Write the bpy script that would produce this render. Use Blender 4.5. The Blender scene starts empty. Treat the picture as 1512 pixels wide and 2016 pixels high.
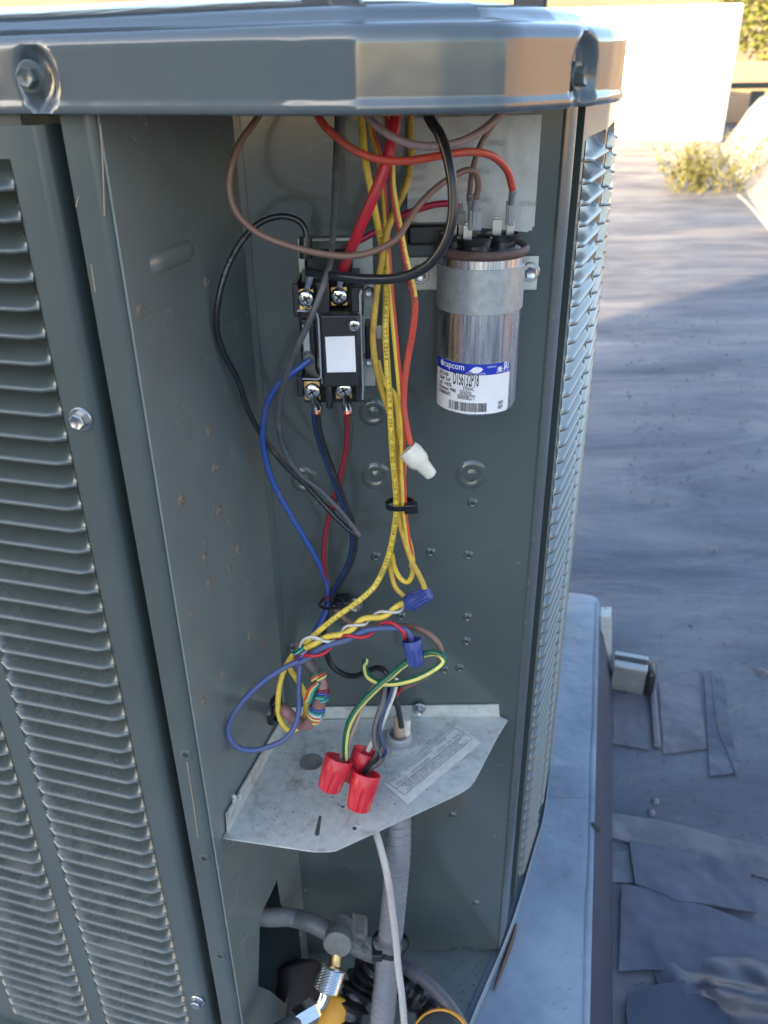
import bpy, bmesh, math, random
from mathutils import Vector, Matrix
random.seed(7)
sc = bpy.context.scene
COL = sc.collection
R = math.radians

# ------------------------------------------------------------------ camera
H = 0.93                                   # lens height above the roof
F = 1640.0                                 # focal length in photo pixels
PITCH = math.atan(F / 3060.0); ROLL = -0.0155
SP, CP = math.sin(PITCH), math.cos(PITCH)
RX = Vector((1, 0, 0)); DN = Vector((0, -SP, -CP)); FW = Vector((0, CP, -SP))
cr, sr = math.cos(ROLL), math.sin(ROLL)
RX2 = RX * cr - DN * sr; DN2 = RX * sr + DN * cr
cd = bpy.data.cameras.new('camera'); cam = bpy.data.objects.new('camera', cd); COL.objects.link(cam)
cam.matrix_world = Matrix(((RX2.x, -DN2.x, -FW.x, 0), (RX2.y, -DN2.y, -FW.y, 0), (RX2.z, -DN2.z, -FW.z, H), (0, 0, 0, 1)))
cd.sensor_fit = 'VERTICAL'; cd.sensor_height = 36.0; cd.sensor_width = 27.0
cd.lens = F / 2016 * 36.0
cd.clip_start = 0.02; cd.clip_end = 500
cd.dof.use_dof = True; cd.dof.focus_distance = 0.52; cd.dof.aperture_fstop = 13.0
sc.camera = cam

# ------------------------------------------------------------------ light
SUN_EL = R(21); TRAVEL = Vector((0.78, 0.62, 0)).normalized()
TS = -TRAVEL                                # towards the sun
w = bpy.data.worlds.new('World'); sc.world = w; w.use_nodes = True
nt = w.node_tree
for n in list(nt.nodes): nt.nodes.remove(n)
sky = nt.nodes.new('ShaderNodeTexSky'); sky.sky_type = 'NISHITA'; sky.sun_disc = False
sky.sun_elevation = SUN_EL
sky.sun_rotation = math.atan2(TS.x, TS.y)
sky.air_density = 1.0; sky.dust_density = 1.6; sky.ozone_density = 1.0
bg = nt.nodes.new('ShaderNodeBackground'); bg.inputs[1].default_value = 0.15
wo = nt.nodes.new('ShaderNodeOutputWorld')
nt.links.new(sky.outputs[0], bg.inputs[0]); nt.links.new(bg.outputs[0], wo.inputs[0])
sl = bpy.data.lights.new('sun', 'SUN'); sl.energy = 5.0; sl.angle = R(0.5); sl.color = (1.0, 0.72, 0.40)
so = bpy.data.objects.new('sun', sl); COL.objects.link(so)
sdir = Vector((TRAVEL.x * math.cos(SUN_EL), TRAVEL.y * math.cos(SUN_EL), -math.sin(SUN_EL)))
so.rotation_euler = sdir.to_track_quat('-Z', 'Y').to_euler()
so.location = (-6, -5, 8)
vs = sc.view_settings
vs.view_transform = 'Standard'; vs.look = 'None'; vs.gamma = 1.0; vs.use_curve_mapping = False
vs.exposure = 2.08

# ------------------------------------------------------------------ helpers
def ray(x, y):
    a, b = (x - 756) / F, (y - 1008) / F
    return RX2 * a + DN2 * b + FW
def at(x, y, Y):                            # point of the sight line at depth Y
    d = ray(x, y); d = d * (Y / d.y); d.z += H; return d
def atz(x, y, z):                           # where it meets the level z above the roof
    d = ray(x, y); d = d * ((z - H) / d.z); d.z = z; return d
def onplane(x, y, p, n):
    d = ray(x, y); o = Vector((0, 0, H)); t = (p - o).dot(n) / d.dot(n); return o + d * t
def V(*a): return Vector(a)
def lin(c): return c / 12.92 if c <= .04045 else ((c + .055) / 1.055) ** 2.4
def rgb(r, g, b): return (lin(r / 255), lin(g / 255), lin(b / 255))

class MB:
    def __init__(s): s.v = []; s.f = []
    def add(s, vs, fs):
        o = len(s.v); s.v += [Vector(p) for p in vs]; s.f += [tuple(i + o for i in q) for q in fs]; return s
    def hexa(s, p):                          # 8 corners: bottom loop, top loop
        return s.add(p, [(3, 2, 1, 0), (4, 5, 6, 7), (0, 1, 5, 4), (1, 2, 6, 5), (2, 3, 7, 6), (3, 0, 4, 7)])
    def box(s, c, sx, sy, sz, ax=None):
        c = Vector(c); X, Y, Z = ax or (V(1, 0, 0), V(0, 1, 0), V(0, 0, 1))
        return s.hexa([c + X * (a * sx / 2) + Y * (b * sy / 2) + Z * (d * sz / 2) for d in (-1, 1) for a, b in ((-1, -1), (1, -1), (1, 1), (-1, 1))])
    def prism(s, poly, d):                   # polygon extruded by vector d
        n = len(poly); d = Vector(d)
        return s.add(list(poly) + [Vector(p) + d for p in poly], [tuple(range(n))[::-1], tuple(range(n, 2 * n))] + [(i, (i + 1) % n, (i + 1) % n + n, i + n) for i in range(n)])
    def rings(s, rs, closed=True, cap0=True, cap1=True):
        n = len(rs[0]); fs = []
        for k in range(len(rs) - 1):
            for i in range(n if closed else n - 1):
                j = (i + 1) % n
                fs.append((k * n + i, k * n + j, (k + 1) * n + j, (k + 1) * n + i))
        if closed and cap0: fs.append(tuple(range(n))[::-1])
        if closed and cap1: fs.append(tuple(range((len(rs) - 1) * n, len(rs) * n)))
        return s.add([p for r in rs for p in r], fs)
    def tube(s, pts, r, n=10, cap=True, squash=1.0):
        rs = []; N = None
        for i, p in enumerate(pts):
            t = (pts[min(i + 1, len(pts) - 1)] - pts[max(i - 1, 0)]).normalized()
            if N is None:
                N = t.orthogonal().normalized()
            N = (N - t * N.dot(t)).normalized(); B = t.cross(N)
            rr = r(i / (len(pts) - 1)) if callable(r) else r
            rs.append([p + (N * math.cos(2 * math.pi * k / n) + B * math.sin(2 * math.pi * k / n) * squash) * rr for k in range(n)])
        return s.rings(rs, True, cap, cap)
    def lathe(s, prof, o, d, n=24, cap0=True, cap1=True, rfun=None):   # prof = (along, radius)
        o = Vector(o); d = Vector(d).normalized(); N = d.orthogonal().normalized(); B = d.cross(N)
        rs = []
        for j, (a, r) in enumerate(prof):
            rs.append([o + d * a + (N * math.cos(2 * math.pi * k / n) + B * math.sin(2 * math.pi * k / n)) * (rfun(j, k, r) if rfun else r) for k in range(n)])
        return s.rings(rs, True, cap0, cap1)
    def build(s, name, mat, parent=None, bevel=0, smooth=40, flip=False, solid=0):
        me = bpy.data.meshes.new(name); me.from_pydata([tuple(p) for p in s.v], [], s.f); me.update()
        bm = bmesh.new(); bm.from_mesh(me); bmesh.ops.recalc_face_normals(bm, faces=bm.faces[:])
        if flip: bmesh.ops.reverse_faces(bm, faces=bm.faces[:])
        bm.to_mesh(me); bm.free()
        if smooth:
            for p in me.polygons: p.use_smooth = True
            me.set_sharp_from_angle(angle=R(smooth))
        me.materials.append(mat)
        o = bpy.data.objects.new(name, me); COL.objects.link(o)
        if parent: o.parent = parent; o.matrix_parent_inverse = parent_world(parent).inverted()
        if bevel:
            m = o.modifiers.new('bevel', 'BEVEL'); m.width = bevel; m.segments = 2; m.limit_method = 'ANGLE'; m.angle_limit = R(40)
        if solid:
            m = o.modifiers.new('solid', 'SOLIDIFY'); m.thickness = solid; m.offset = 0
        return o
def parent_world(o):
    m = o.matrix_basis.copy()
    if o.parent: m = parent_world(o.parent) @ o.matrix_parent_inverse @ m
    return m
def tag(o, label=None, cat=None, group=None, kind=None):
    for k, v in (('label', label), ('category', cat), ('group', group), ('kind', kind)):
        if v: o[k] = v
    return o
def thing(name, label, cat, loc=(0, 0, 0), group=None):
    o = bpy.data.objects.new(name, None); COL.objects.link(o); o.location = loc; o.empty_display_size = .02
    return tag(o, label, cat, group)
def spline(P, n=8):                          # Catmull-Rom through the points
    P = [Vector(p) for p in P]; Q = [P[0] * 2 - P[1]] + P + [P[-1] * 2 - P[-2]]; out = []
    for i in range(1, len(Q) - 2):
        a, b, c, d = Q[i - 1:i + 3]
        for k in range(n):
            t = k / n
            out.append(.5 * ((2 * b) + (c - a) * t + (2 * a - 5 * b + 4 * c - d) * t * t + (3 * b - a - 3 * c + d) * t ** 3))
    out.append(P[-1]); return out
def fill_loops(loops, thick=0):              # flat plate with holes
    bm = bmesh.new(); es = []
    for lp in loops:
        vsn = [bm.verts.new(p) for p in lp]
        es += [bm.edges.new((vsn[i], vsn[(i + 1) % len(vsn)])) for i in range(len(vsn))]
    bmesh.ops.triangle_fill(bm, edges=es, use_beauty=True)
    m = MB(); bm.verts.index_update()
    m.add([v.co.copy() for v in bm.verts], [tuple(v.index for v in f.verts) for f in bm.faces]); bm.free(); return m
_tc = {}
def text2d(s, size, ang=0, bold=0.0):        # flat letter mesh: vertices and faces
    key = (s, size, bold)
    if key not in _tc:
        c = bpy.data.curves.new('lettering', 'FONT'); c.body = s; c.size = size; c.resolution_u = 2; c.offset = bold
        o = bpy.data.objects.new('lettering', c); COL.objects.link(o)
        dg = bpy.context.evaluated_depsgraph_get(); me = o.evaluated_get(dg).to_mesh()
        _tc[key] = ([v.co.copy() for v in me.vertices], [tuple(p.vertices) for p in me.polygons])
        o.evaluated_get(dg).to_mesh_clear(); bpy.data.objects.remove(o); bpy.data.curves.remove(c)
    return _tc[key]
def text_w(s, size): 
    v, _ = text2d(s, size); return (max(p.x for p in v) - min(p.x for p in v)) if v else 0

# ------------------------------------------------------------------ materials
def mat(name, col, rough=.5, metal=0.0, var=0.0, vscale=30, bump=0.0, bscale=200, spec=.5, coat=0.0, dust=None, dscale=12, dust_up=False, dust_z=None, dlo=.5, dhi=.7, rough2=None, stretch=None, sub=0.0, detail=5):
    m = bpy.data.materials.new(name); m.use_nodes = True; t = m.node_tree; b = t.nodes['Principled BSDF']; L = t.links.new
    def N(k): return t.nodes.new(k)
    b.inputs['Roughness'].default_value = rough; b.inputs['Metallic'].default_value = metal
    b.inputs['Specular IOR Level'].default_value = spec; b.inputs['Coat Weight'].default_value = coat; b.inputs['Coat Roughness'].default_value = .08
    b.inputs['Subsurface Weight'].default_value = sub
    if sub: b.inputs['Subsurface Radius'].default_value = (.004, .004, .003)
    geo = N('ShaderNodeNewGeometry'); mp = N('ShaderNodeMapping'); L(geo.outputs['Position'], mp.inputs[0])
    if stretch: mp.inputs['Rotation'].default_value = (0, 0, stretch[3] if len(stretch) > 3 else 0); mp.inputs['Scale'].default_value = stretch[:3]
    mp.vector_type = 'POINT'
    cur = None
    rc = N('ShaderNodeRGB'); rc.outputs[0].default_value = (*col, 1); cur = rc.outputs[0]
    if var:
        nz = N('ShaderNodeTexNoise'); nz.inputs['Scale'].default_value = vscale; nz.inputs['Detail'].default_value = detail; nz.inputs['Roughness'].default_value = .62
        L(mp.outputs[0], nz.inputs['Vector'])
        mr = N('ShaderNodeMapRange'); mr.inputs[1].default_value = .3; mr.inputs[2].default_value = .7; mr.inputs[3].default_value = 1 - var; mr.inputs[4].default_value = 1 + var
        L(nz.outputs[0], mr.inputs[0])
        mx = N('ShaderNodeVectorMath'); mx.operation = 'SCALE'; L(cur, mx.inputs[0]); L(mr.outputs[0], mx.inputs['Scale']); cur = mx.outputs[0]
        if rough2 is not None:
            r2 = N('ShaderNodeMapRange'); r2.inputs[1].default_value = .35; r2.inputs[2].default_value = .65; r2.inputs[3].default_value = rough; r2.inputs[4].default_value = rough2
            L(nz.outputs[0], r2.inputs[0]); L(r2.outputs[0], b.inputs['Roughness'])
    if dust:
        dz = N('ShaderNodeTexNoise'); dz.inputs['Scale'].default_value = dscale; dz.inputs['Detail'].default_value = 7; dz.inputs['Roughness'].default_value = .7
        L(geo.outputs['Position'], dz.inputs['Vector'])
        dr = N('ShaderNodeMapRange'); dr.inputs[1].default_value = dlo; dr.inputs[2].default_value = dhi; L(dz.outputs[0], dr.inputs[0])
        fac = dr.outputs[0]
        if dust_up:
            sx = N('ShaderNodeSeparateXYZ'); L(geo.outputs['True Normal'], sx.inputs[0])
            ab = N('ShaderNodeMapRange'); ab.inputs[1].default_value = .25; ab.inputs[2].default_value = .75; L(sx.outputs[2], ab.inputs[0])
            mu = N('ShaderNodeMath'); mu.operation = 'MULTIPLY'; L(fac, mu.inputs[0]); L(ab.outputs[0], mu.inputs[1]); fac = mu.outputs[0]
        if dust_z:
            sz = N('ShaderNodeSeparateXYZ'); L(geo.outputs['Position'], sz.inputs[0]); zr = N('ShaderNodeMapRange'); zr.inputs[1].default_value = dust_z[0]; zr.inputs[2].default_value = dust_z[1]; L(sz.outputs[2], zr.inputs[0])
            mz = N('ShaderNodeMath'); mz.operation = 'MULTIPLY'; L(fac, mz.inputs[0]); L(zr.outputs[0], mz.inputs[1]); fac = mz.outputs[0]
        mm = N('ShaderNodeMix'); mm.data_type = 'RGBA'; L(fac, mm.inputs[0]); L(cur, mm.inputs[6]); mm.inputs[7].default_value = (*dust, 1); cur = mm.outputs[2]
        rr = N('ShaderNodeMapRange'); rr.inputs[3].default_value = rough; rr.inputs[4].default_value = .9; L(fac, rr.inputs[0])
        if rough2 is None: L(rr.outputs[0], b.inputs['Roughness'])
    L(cur, b.inputs['Base Color'])
    if bump:
        bz = N('ShaderNodeTexNoise'); bz.inputs['Scale'].default_value = bscale; bz.inputs['Detail'].default_value = 3; L(mp.outputs[0], bz.inputs['Vector'])
        bp = N('ShaderNodeBump'); bp.inputs['Strength'].default_value = bump; bp.inputs['Distance'].default_value = 1.0 / bscale * .3; L(bz.outputs[0], bp.inputs['Height']); L(bp.outputs[0], b.inputs['Normal'])
    return m
M = {}
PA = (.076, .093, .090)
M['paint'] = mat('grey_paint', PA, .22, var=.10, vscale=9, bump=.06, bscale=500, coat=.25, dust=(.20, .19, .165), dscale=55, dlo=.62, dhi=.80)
M['sidew'] = mat('brightened_dusty_side_paint', (.158, .188, .182), .24, var=.13, vscale=6, bump=.06, bscale=500, coat=.2, dust=(.25, .255, .22), dscale=30, dlo=.62, dhi=.90)  # cabinet paint lightened to stand in for side light, plus a dust film
M['scuff'] = mat('pale_scuff', (.36, .35, .24), .7, var=.4, vscale=400)
M['panel'] = mat('grey_panel_paint', PA, .3, var=.08, vscale=14, bump=.05, bscale=600, coat=.2)
M['louver'] = mat('dusty_louver_paint', PA, .24, var=.10, vscale=40, coat=.35, dust=(.185, .178, .162), dscale=26, dust_up=True, dust_z=(.72, .35), dlo=.48, dhi=.82)
M['louver2'] = mat('clean_louver_paint', PA, .30, var=.08, vscale=40, coat=.25)
M['cap'] = mat('cap_paint', (.082, .1, .108), .13, var=.05, vscale=20, bump=.10, bscale=13, coat=.5)
M['back'] = mat('box_paint', PA, .16, var=.12, vscale=7, bump=.05, bscale=300, coat=.45, dust=(.2, .19, .16), dscale=90, dlo=.66, dhi=.82)
M['coil'] = mat('coil_fins', (.03, .032, .034), .6, var=.4, vscale=300, stretch=(1, 1, 12))
M['galv'] = mat('galvanised_steel', (.52, .545, .515), .45, metal=.3, var=.14, vscale=160, rough2=.62, bump=.04, bscale=500, dust=(.24, .18, .12), dscale=48, dlo=.53, dhi=.76)
M['zinc'] = mat('zinc_bolt', (.46, .47, .48), .34, metal=1.0, var=.08, vscale=200)
M['steel'] = mat('plated_steel', (.72, .72, .70), .16, metal=1.0, var=.06, vscale=300, bump=.1, bscale=400)
M['alu'] = mat('aluminium_can', (.82, .81, .79), .20, metal=1.0, var=.16, vscale=70, stretch=(8, 8, .3), rough2=.40, bump=.12, bscale=60)
M['strap'] = mat('galvanised_strap', (.40, .44, .45), .46, metal=.55, var=.16, vscale=220)
M['rustrim'] = mat('brown_rim', (.10, .062, .052), .6, var=.3, vscale=120)
M['black'] = mat('black_plastic', (.016, .018, .022), .32, var=.2, vscale=80, dust=(.14, .13, .115), dscale=70, dlo=.62, dhi=.85)
M['blackgl'] = mat('glossy_black', (.012, .013, .016), .22)
M['white'] = mat('white_sticker', (.80, .80, .82), .45, var=.03, vscale=60)
M['faint'] = mat('very_faint_ink', (.40, .40, .39), .6)
M['ink'] = mat('black_ink', (.012, .012, .014), .5)
M['greyink'] = mat('faded_ink', (.22, .22, .215), .6)
M['blueink'] = mat('blue_ink', (.012, .035, .42), .4)
M['paper'] = mat('aged_paper_label', (.52, .52, .50), .40, var=.08, vscale=16, bump=.35, bscale=45, dust=(.34, .32, .28), dscale=30, dlo=.62, dhi=.85)
M['foil'] = mat('dull_sticker', (.60, .60, .55), .5, var=.12, vscale=120, dust=(.3, .25, .19), dscale=45, dlo=.55, dhi=.85)
M['brass'] = mat('brass_plate', (.55, .38, .17), .35, metal=1.0, var=.15, vscale=200)
M['copper'] = mat('copper_strand', (.72, .30, .17), .35, metal=1.0)
def wire_mat(n, c, r=.35, d=.15, dcol=(.16, .13, .10)): return mat(n, c, r, var=.08, vscale=60, dust=dcol, dscale=75, dlo=.62 - d * .5, dhi=.85)
M['yellow'] = wire_mat('yellow_wire', (.80, .58, .075), .38, .2, (.22, .14, .04))
M['yellowd'] = wire_mat('dirty_yellow_wire', (.66, .43, .06), .48, .5, (.13, .085, .04))
M['orange'] = wire_mat('orange_red_wire', (.58, .075, .045), .4, .25)
M['red'] = wire_mat('red_wire', (.52, .02, .04), .32, .1)
M['magenta'] = wire_mat('crimson_wire', (.38, .015, .06), .35, .15)
M['brown'] = wire_mat('brown_wire', (.21, .125, .095), .42, .1)
M['mauve'] = wire_mat('mauve_wire', (.32, .235, .245), .42, .15)
M['sheath'] = wire_mat('pink_brown_sheath', (.27, .135, .125), .42, .2)
M['dsheath'] = wire_mat('dark_sheath', (.075, .055, .05), .45, .2)
M['blackw'] = wire_mat('black_wire', (.018, .02, .025), .28, .1)
M['greyw'] = wire_mat('dusty_black_wire', (.075, .078, .085), .4, .25, (.22, .2, .18))
M['blue'] = wire_mat('blue_wire', (.03, .085, .33), .38, .2)
M['blued'] = wire_mat('dull_blue_wire', (.06, .10, .27), .48, .4)
M['navy'] = wire_mat('dark_blue_wire', (.010, .030, .10), .3, .05)
M['dred'] = wire_mat('dark_red_wire', (.24, .018, .03), .35, .1)
M['green'] = wire_mat('green_wire', (.01, .115, .06), .33, .08)
M['limey'] = wire_mat('yellow_stripe', (.66, .60, .16), .4, .1)
M['teal'] = wire_mat('teal_wire', (.06, .36, .36), .4, .1)
M['whitew'] = wire_mat('white_wire', (.62, .58, .52), .4, .15)
M['tanw'] = wire_mat('tan_wire', (.40, .30, .22), .45, .15)
M['redcap'] = mat('red_nut_plastic', (.54, .024, .04), .35, var=.06, vscale=60, dust=(.40, .16, .14), dscale=60, dlo=.6, dhi=.9, sub=.05)
M['bluecap'] = mat('blue_nut_plastic', (.035, .06, .24), .4, var=.1, vscale=60, dust=(.2, .2, .26), dscale=110, dlo=.55, dhi=.8)
M['nylon'] = mat('white_nylon', (.68, .66, .56), .35, var=.05, vscale=60, sub=.25)
M['greyplas'] = mat('grey_plastic', (.30, .315, .325), .42, var=.08, vscale=80, dust=(.3, .26, .21), dscale=50, dlo=.6, dhi=.85)
M['conduit'] = mat('grey_conduit', (.19, .195, .215), .42, var=.10, vscale=60, dust=(.33, .20, .13), dscale=55, dlo=.66, dhi=.74)
M['cable'] = mat('pale_cable', (.43, .41, .40), .42, var=.08, vscale=40, dust=(.3, .25, .2), dscale=40, dlo=.6, dhi=.9)
M['pipe'] = mat('grey_painted_pipe', (.16, .16, .155), .42, var=.22, vscale=50, dust=(.2, .13, .08), dscale=60, dlo=.6, dhi=.85)
M['pipe2'] = mat('dark_pipe', (.09, .085, .10), .4, var=.2, vscale=50)
M['valve'] = mat('valve_body', (.19, .19, .18), .5, metal=.3, var=.25, vscale=90, bump=.1, bscale=300)
M['tape'] = mat('black_tape', (.012, .013, .016), .3, bump=.9, bscale=38, var=.3, vscale=40)
M['yellowp'] = mat('yellow_rubber', (.66, .30, .02), .42, var=.06, vscale=60)
M['darkgauge'] = mat('dark_gauge_plastic', (.045, .05, .055), .38, var=.1, vscale=80)
M['insul'] = mat('dark_insulation', (.035, .03, .03), .8, var=.3, vscale=60)
M['pan'] = mat('base_pan_paint', (.17, .2, .19), .42, var=.18, vscale=14, dust=(.25, .24, .16), dscale=30, dlo=.5, dhi=.8, bump=.05, bscale=200)
M['rust'] = mat('rusty_strip', (.075, .05, .042), .7, var=.35, vscale=90)
M['dirt'] = mat('rust_stain', (.17, .14, .11), .8, var=.4, vscale=250)
M['hole'] = mat('screw_hole', (.03, .03, .03), .7)
M['standm'] = mat('blue_grey_sheet', (.20, .25, .31), .34, metal=.1, var=.32, vscale=8, rough2=.55, bump=.25, bscale=14, dust=(.40, .40, .38), dscale=13, dlo=.58, dhi=.80)
M['cant'] = mat('dark_membrane_and_shade', (.032, .042, .068), .5, var=.15, vscale=15)  # flashing membrane; also the painted shade in the fold's pocket
EA = R(15.7)
def roof_mat():
    m = bpy.data.materials.new('roof_membrane'); m.use_nodes = True; t = m.node_tree; b = t.nodes['Principled BSDF']; L = t.links.new; N = t.nodes.new
    geo = N('ShaderNodeNewGeometry')
    def noise(scale, sx, sy, rot, detail, dist=0.0):
        mp = N('ShaderNodeMapping'); mp.inputs['Rotation'].default_value = (0, 0, rot); mp.inputs['Scale'].default_value = (sx, sy, 1); L(geo.outputs['Position'], mp.inputs[0])
        n = N('ShaderNodeTexNoise'); n.inputs['Scale'].default_value = scale; n.inputs['Detail'].default_value = detail; n.inputs['Roughness'].default_value = .6; n.inputs['Distortion'].default_value = dist; L(mp.outputs[0], n.inputs['Vector']); return n.outputs[0]
    a = noise(1.1, .55, 1.6, EA, 6, 1.6); c = noise(3.2, .6, 1.9, EA + .15, 6, 1.8); d = noise(2.0, 1, 1, 0, 7); e = noise(60, 1, 1, 0, 4)
    def mix(x, y, op='ADD', k=None):
        n = N('ShaderNodeMath'); n.operation = op; L(x, n.inputs[0])
        if k is None: L(y, n.inputs[1])
        else: n.inputs[1].default_value = k
        return n.outputs[0]
    f = mix(mix(mix(a, None, 'MULTIPLY', .45), mix(c, None, 'MULTIPLY', .28)), mix(mix(d, None, 'MULTIPLY', .2), mix(e, None, 'MULTIPLY', .07)))
    r = N('ShaderNodeValToRGB'); r.color_ramp.elements[0].position = .36; r.color_ramp.elements[0].color = (.028, .033, .052, 1); r.color_ramp.elements[1].position = .64; r.color_ramp.elements[1].color = (.215, .210, .205, 1)
    q = r.color_ramp.elements.new(.49); q.color = (.096, .103, .126, 1)
    L(f, r.inputs[0]); L(r.outputs[0], b.inputs['Base Color'])
    rr = N('ShaderNodeMapRange'); rr.inputs[1].default_value = .35; rr.inputs[2].default_value = .65; rr.inputs[3].default_value = .40; rr.inputs[4].default_value = .70; b.inputs['Specular IOR Level'].default_value = .4; L(d, rr.inputs[0]); L(rr.outputs[0], b.inputs['Roughness'])
    bp = N('ShaderNodeBump'); bp.inputs['Strength'].default_value = .35; bp.inputs['Distance'].default_value = .03; L(mix(mix(a, None, 'MULTIPLY', 1.0), mix(d, None, 'MULTIPLY', .5)), bp.inputs['Height']); L(bp.outputs[0], b.inputs['Normal'])
    return m
M['roof'] = roof_mat()
M['patch'] = mat('roof_patch', (.058, .066, .094), .34, var=.40, vscale=7, rough2=.6, bump=.55, bscale=7, detail=8)
M['patchl'] = mat('pale_roof_patch', (.115, .113, .130), .42, var=.42, vscale=9, rough2=.62, bump=.5, bscale=9, detail=8)
M['wallw'] = mat('white_wall_paint', (.82, .80, .76), .6, var=.03, vscale=2)
M['parapet'] = mat('white_parapet_coating', (.22, .22, .215), .6, var=.3, vscale=3, dust=(.3, .28, .25), dscale=4, dlo=.55, dhi=.8)
M['stucco'] = mat('tan_stucco', (.46, .32, .19), .85, var=.1, vscale=4)
M['stucco2'] = mat('grey_stucco', (.30, .29, .275), .85, var=.1, vscale=4)
M['glass'] = mat('window_glass', (.02, .025, .03), .05)
M['leaf'] = mat('leaf_green', (.15, .17, .028), .6, var=.45, vscale=3)
M['weed'] = mat('weed_green', (.16, .155, .045), .65, var=.45, vscale=14)
M['bark'] = mat('bark', (.12, .09, .06), .9, var=.2, vscale=20)
M['hill'] = mat('dry_hillside', (.30, .215, .13), .9, var=.2, vscale=.3)
M['rail'] = mat('green_grey_rail', (.05, .058, .045), .5)
M['strut'] = mat('strut_steel', (.36, .37, .36), .38, metal=.7, var=.15, vscale=60, dust=(.3, .26, .22), dscale=30, dlo=.5, dhi=.8)

# ================================================================== SETTING
g = MB()
g.add([(-14, -16, 0), (16, -16, 0), (16, 16, 0), (-14, 16, 0)], [(0, 1, 2, 3)])
tag(g.build('roof_ground', M['roof'], smooth=0), kind='structure')
# dry slope far behind the roof
g = MB(); n1, n2 = 40, 14
for j in range(n2):
    for i in range(n1):
        x = -60 + 140 * i / (n1 - 1); y = 16.5 + 60 * j / (n2 - 1)
        g.v.append(V(x, y, -1.2 + 9.5 * (j / (n2 - 1)) ** .8 + .5 * math.sin(x * .21 + j) + random.uniform(-.15, .15)))
g.f = [(j * n1 + i, j * n1 + i + 1, (j + 1) * n1 + i + 1, (j + 1) * n1 + i) for j in range(n2 - 1) for i in range(n1 - 1)]
tag(g.build('hillside', M['hill']), kind='structure')

E1 = V(math.cos(EA), -math.sin(EA), 0); E2 = V(math.sin(EA), math.cos(EA), 0); UP = V(0, 0, 1)
def Zr(z): return z + H                      # heights are noted from the lens level
P0 = V(-.119, .389, 0)                       # outer edge of the left post
BY = .52                                     # back wall of the electrical box
def LP(t, out, z): p = P0 - E1 * t - E2 * out; p.z = Zr(z); return p
def BW(b, inn, z): p = P0 + E2 * b + E1 * inn; p.z = Zr(z); return p      # left wall of the box
ZB, ZT = -.771, .004

# ================================================================== CONDENSER UNIT
unit = thing('condenser_unit', 'open dark grey outdoor condenser cabinet with louvered sides and glossy top cap', 'air conditioner', (-.25, .85, Zr(-.775)))

def hexbolt(o, d, s=1.0, name='bolt', parent=None, m='zinc'):
    b = MB(); d = Vector(d).normalized()
    b.lathe([(0, .0062 * s), (.0006 * s, .0064 * s), (.0013 * s, .0058 * s)], o, d, 20)
    b.lathe([(.001 * s, .0043 * s), (.0046 * s, .0043 * s), (.0052 * s, .0037 * s), (.0047 * s, .0026 * s), (.0043 * s, .0012 * s)], o, d, 6)
    return b.build(name, M[m], parent, smooth=30)
def plate_holes(pts, nrm, r, mt, name, parent, squash=1):
    first = None
    for p in pts:
        b = MB(); b.lathe([(.0004, r * .5), (.0009, r * .8), (.0009, r), (0, r * 1.25)], p, nrm, 10, cap0=True, cap1=False)
        b.build(name, mt, parent, smooth=60)

# ---- left wall of the box, with the cut-out for the pipes
NL = E1
def onlw(x, y): return onplane(x, y, BW(0, 0, 0), NL)
hole = [onlw(*q) for q in ((546, 1728), (530, 1764), (515, 1793), (510, 1823), (508, 1900), (507, 1941), (529, 1950), (560, 1975), (592, 1990), (594, 1880), (588, 1815), (556, 1798))]
outer = [BW(.002, 0, ZB - .004), BW(.136, 0, ZB - .004), BW(.136, 0, ZT), BW(.002, 0, ZT)]
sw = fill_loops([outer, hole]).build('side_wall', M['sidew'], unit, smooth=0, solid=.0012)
# embossed louver slot pressed into that wall
sl0, sl1 = onlw(292, 524), onlw(380, 488)
b = MB(); dirv = (sl1 - sl0).normalized(); upv = NL.cross(dirv)
if upv.z < 0: upv = -upv
rs = []
for k in range(13):
    t = k / 12; e = min(1, min(t, 1 - t) * 6) ** .5; c = sl0.lerp(sl1, t)
    rs.append([c + upv * (.0055 * math.cos(a)) * (.5 + .5 * e) + NL * (.0032 * e * math.sin(a)) for a in [math.pi * q / 8 for q in range(9)]])
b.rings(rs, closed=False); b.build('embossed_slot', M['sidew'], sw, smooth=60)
for (x, y, s) in ((275, 612, 1.2), (404, 555, .9), (410, 847, 1.1), (421, 922, 1.1), (355, 985, 1.1), (430, 1005, 1), (401, 1098, 1), (467, 1082, .9), (409, 1148, .9), (375, 1210, .9), (490, 1252, 1.1), (517, 1264, 1), (400, 1378, 1.2), (437, 1328, 1), (451, 1120, .7)):
    b = MB(); b.lathe([(.0001, .0012 * s), (.0016, .0019 * s), (.0011, .0030 * s), (0, .0040 * s)], onlw(x, y), NL, 12, cap1=False)
    b.build('rusty_hole', M['dirt'], sw, smooth=70)
# dusty rub marks are in the paint; two curved scratches
def zig(P, n, a): return [(P[0][0] + (P[1][0] - P[0][0]) * k / n, P[0][1] + (P[1][1] - P[0][1]) * k / n + (a if k % 2 else -a) + 10 * (k / n) * (k / n - 1)) for k in range(n + 1)]
for pl in (zig(((372, 1128), (478, 1232)), 34, 2.2), zig(((376, 1165), (474, 1238)), 30, 1.8), [(508, 1275), (512, 1330), (506, 1385)], [(498, 1270), (492, 1320)], [(285, 556), (300, 585)], [(448, 1290), (462, 1340), (455, 1400)], [(392, 1440), (420, 1455), (470, 1440)], [(440, 1360), (452, 1388)]):
    b = MB(); b.tube(spline([onlw(*q) + NL * .0001 for q in pl], 6), .0004, 4); b.build('scratch', M['scuff'], sw)

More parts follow.
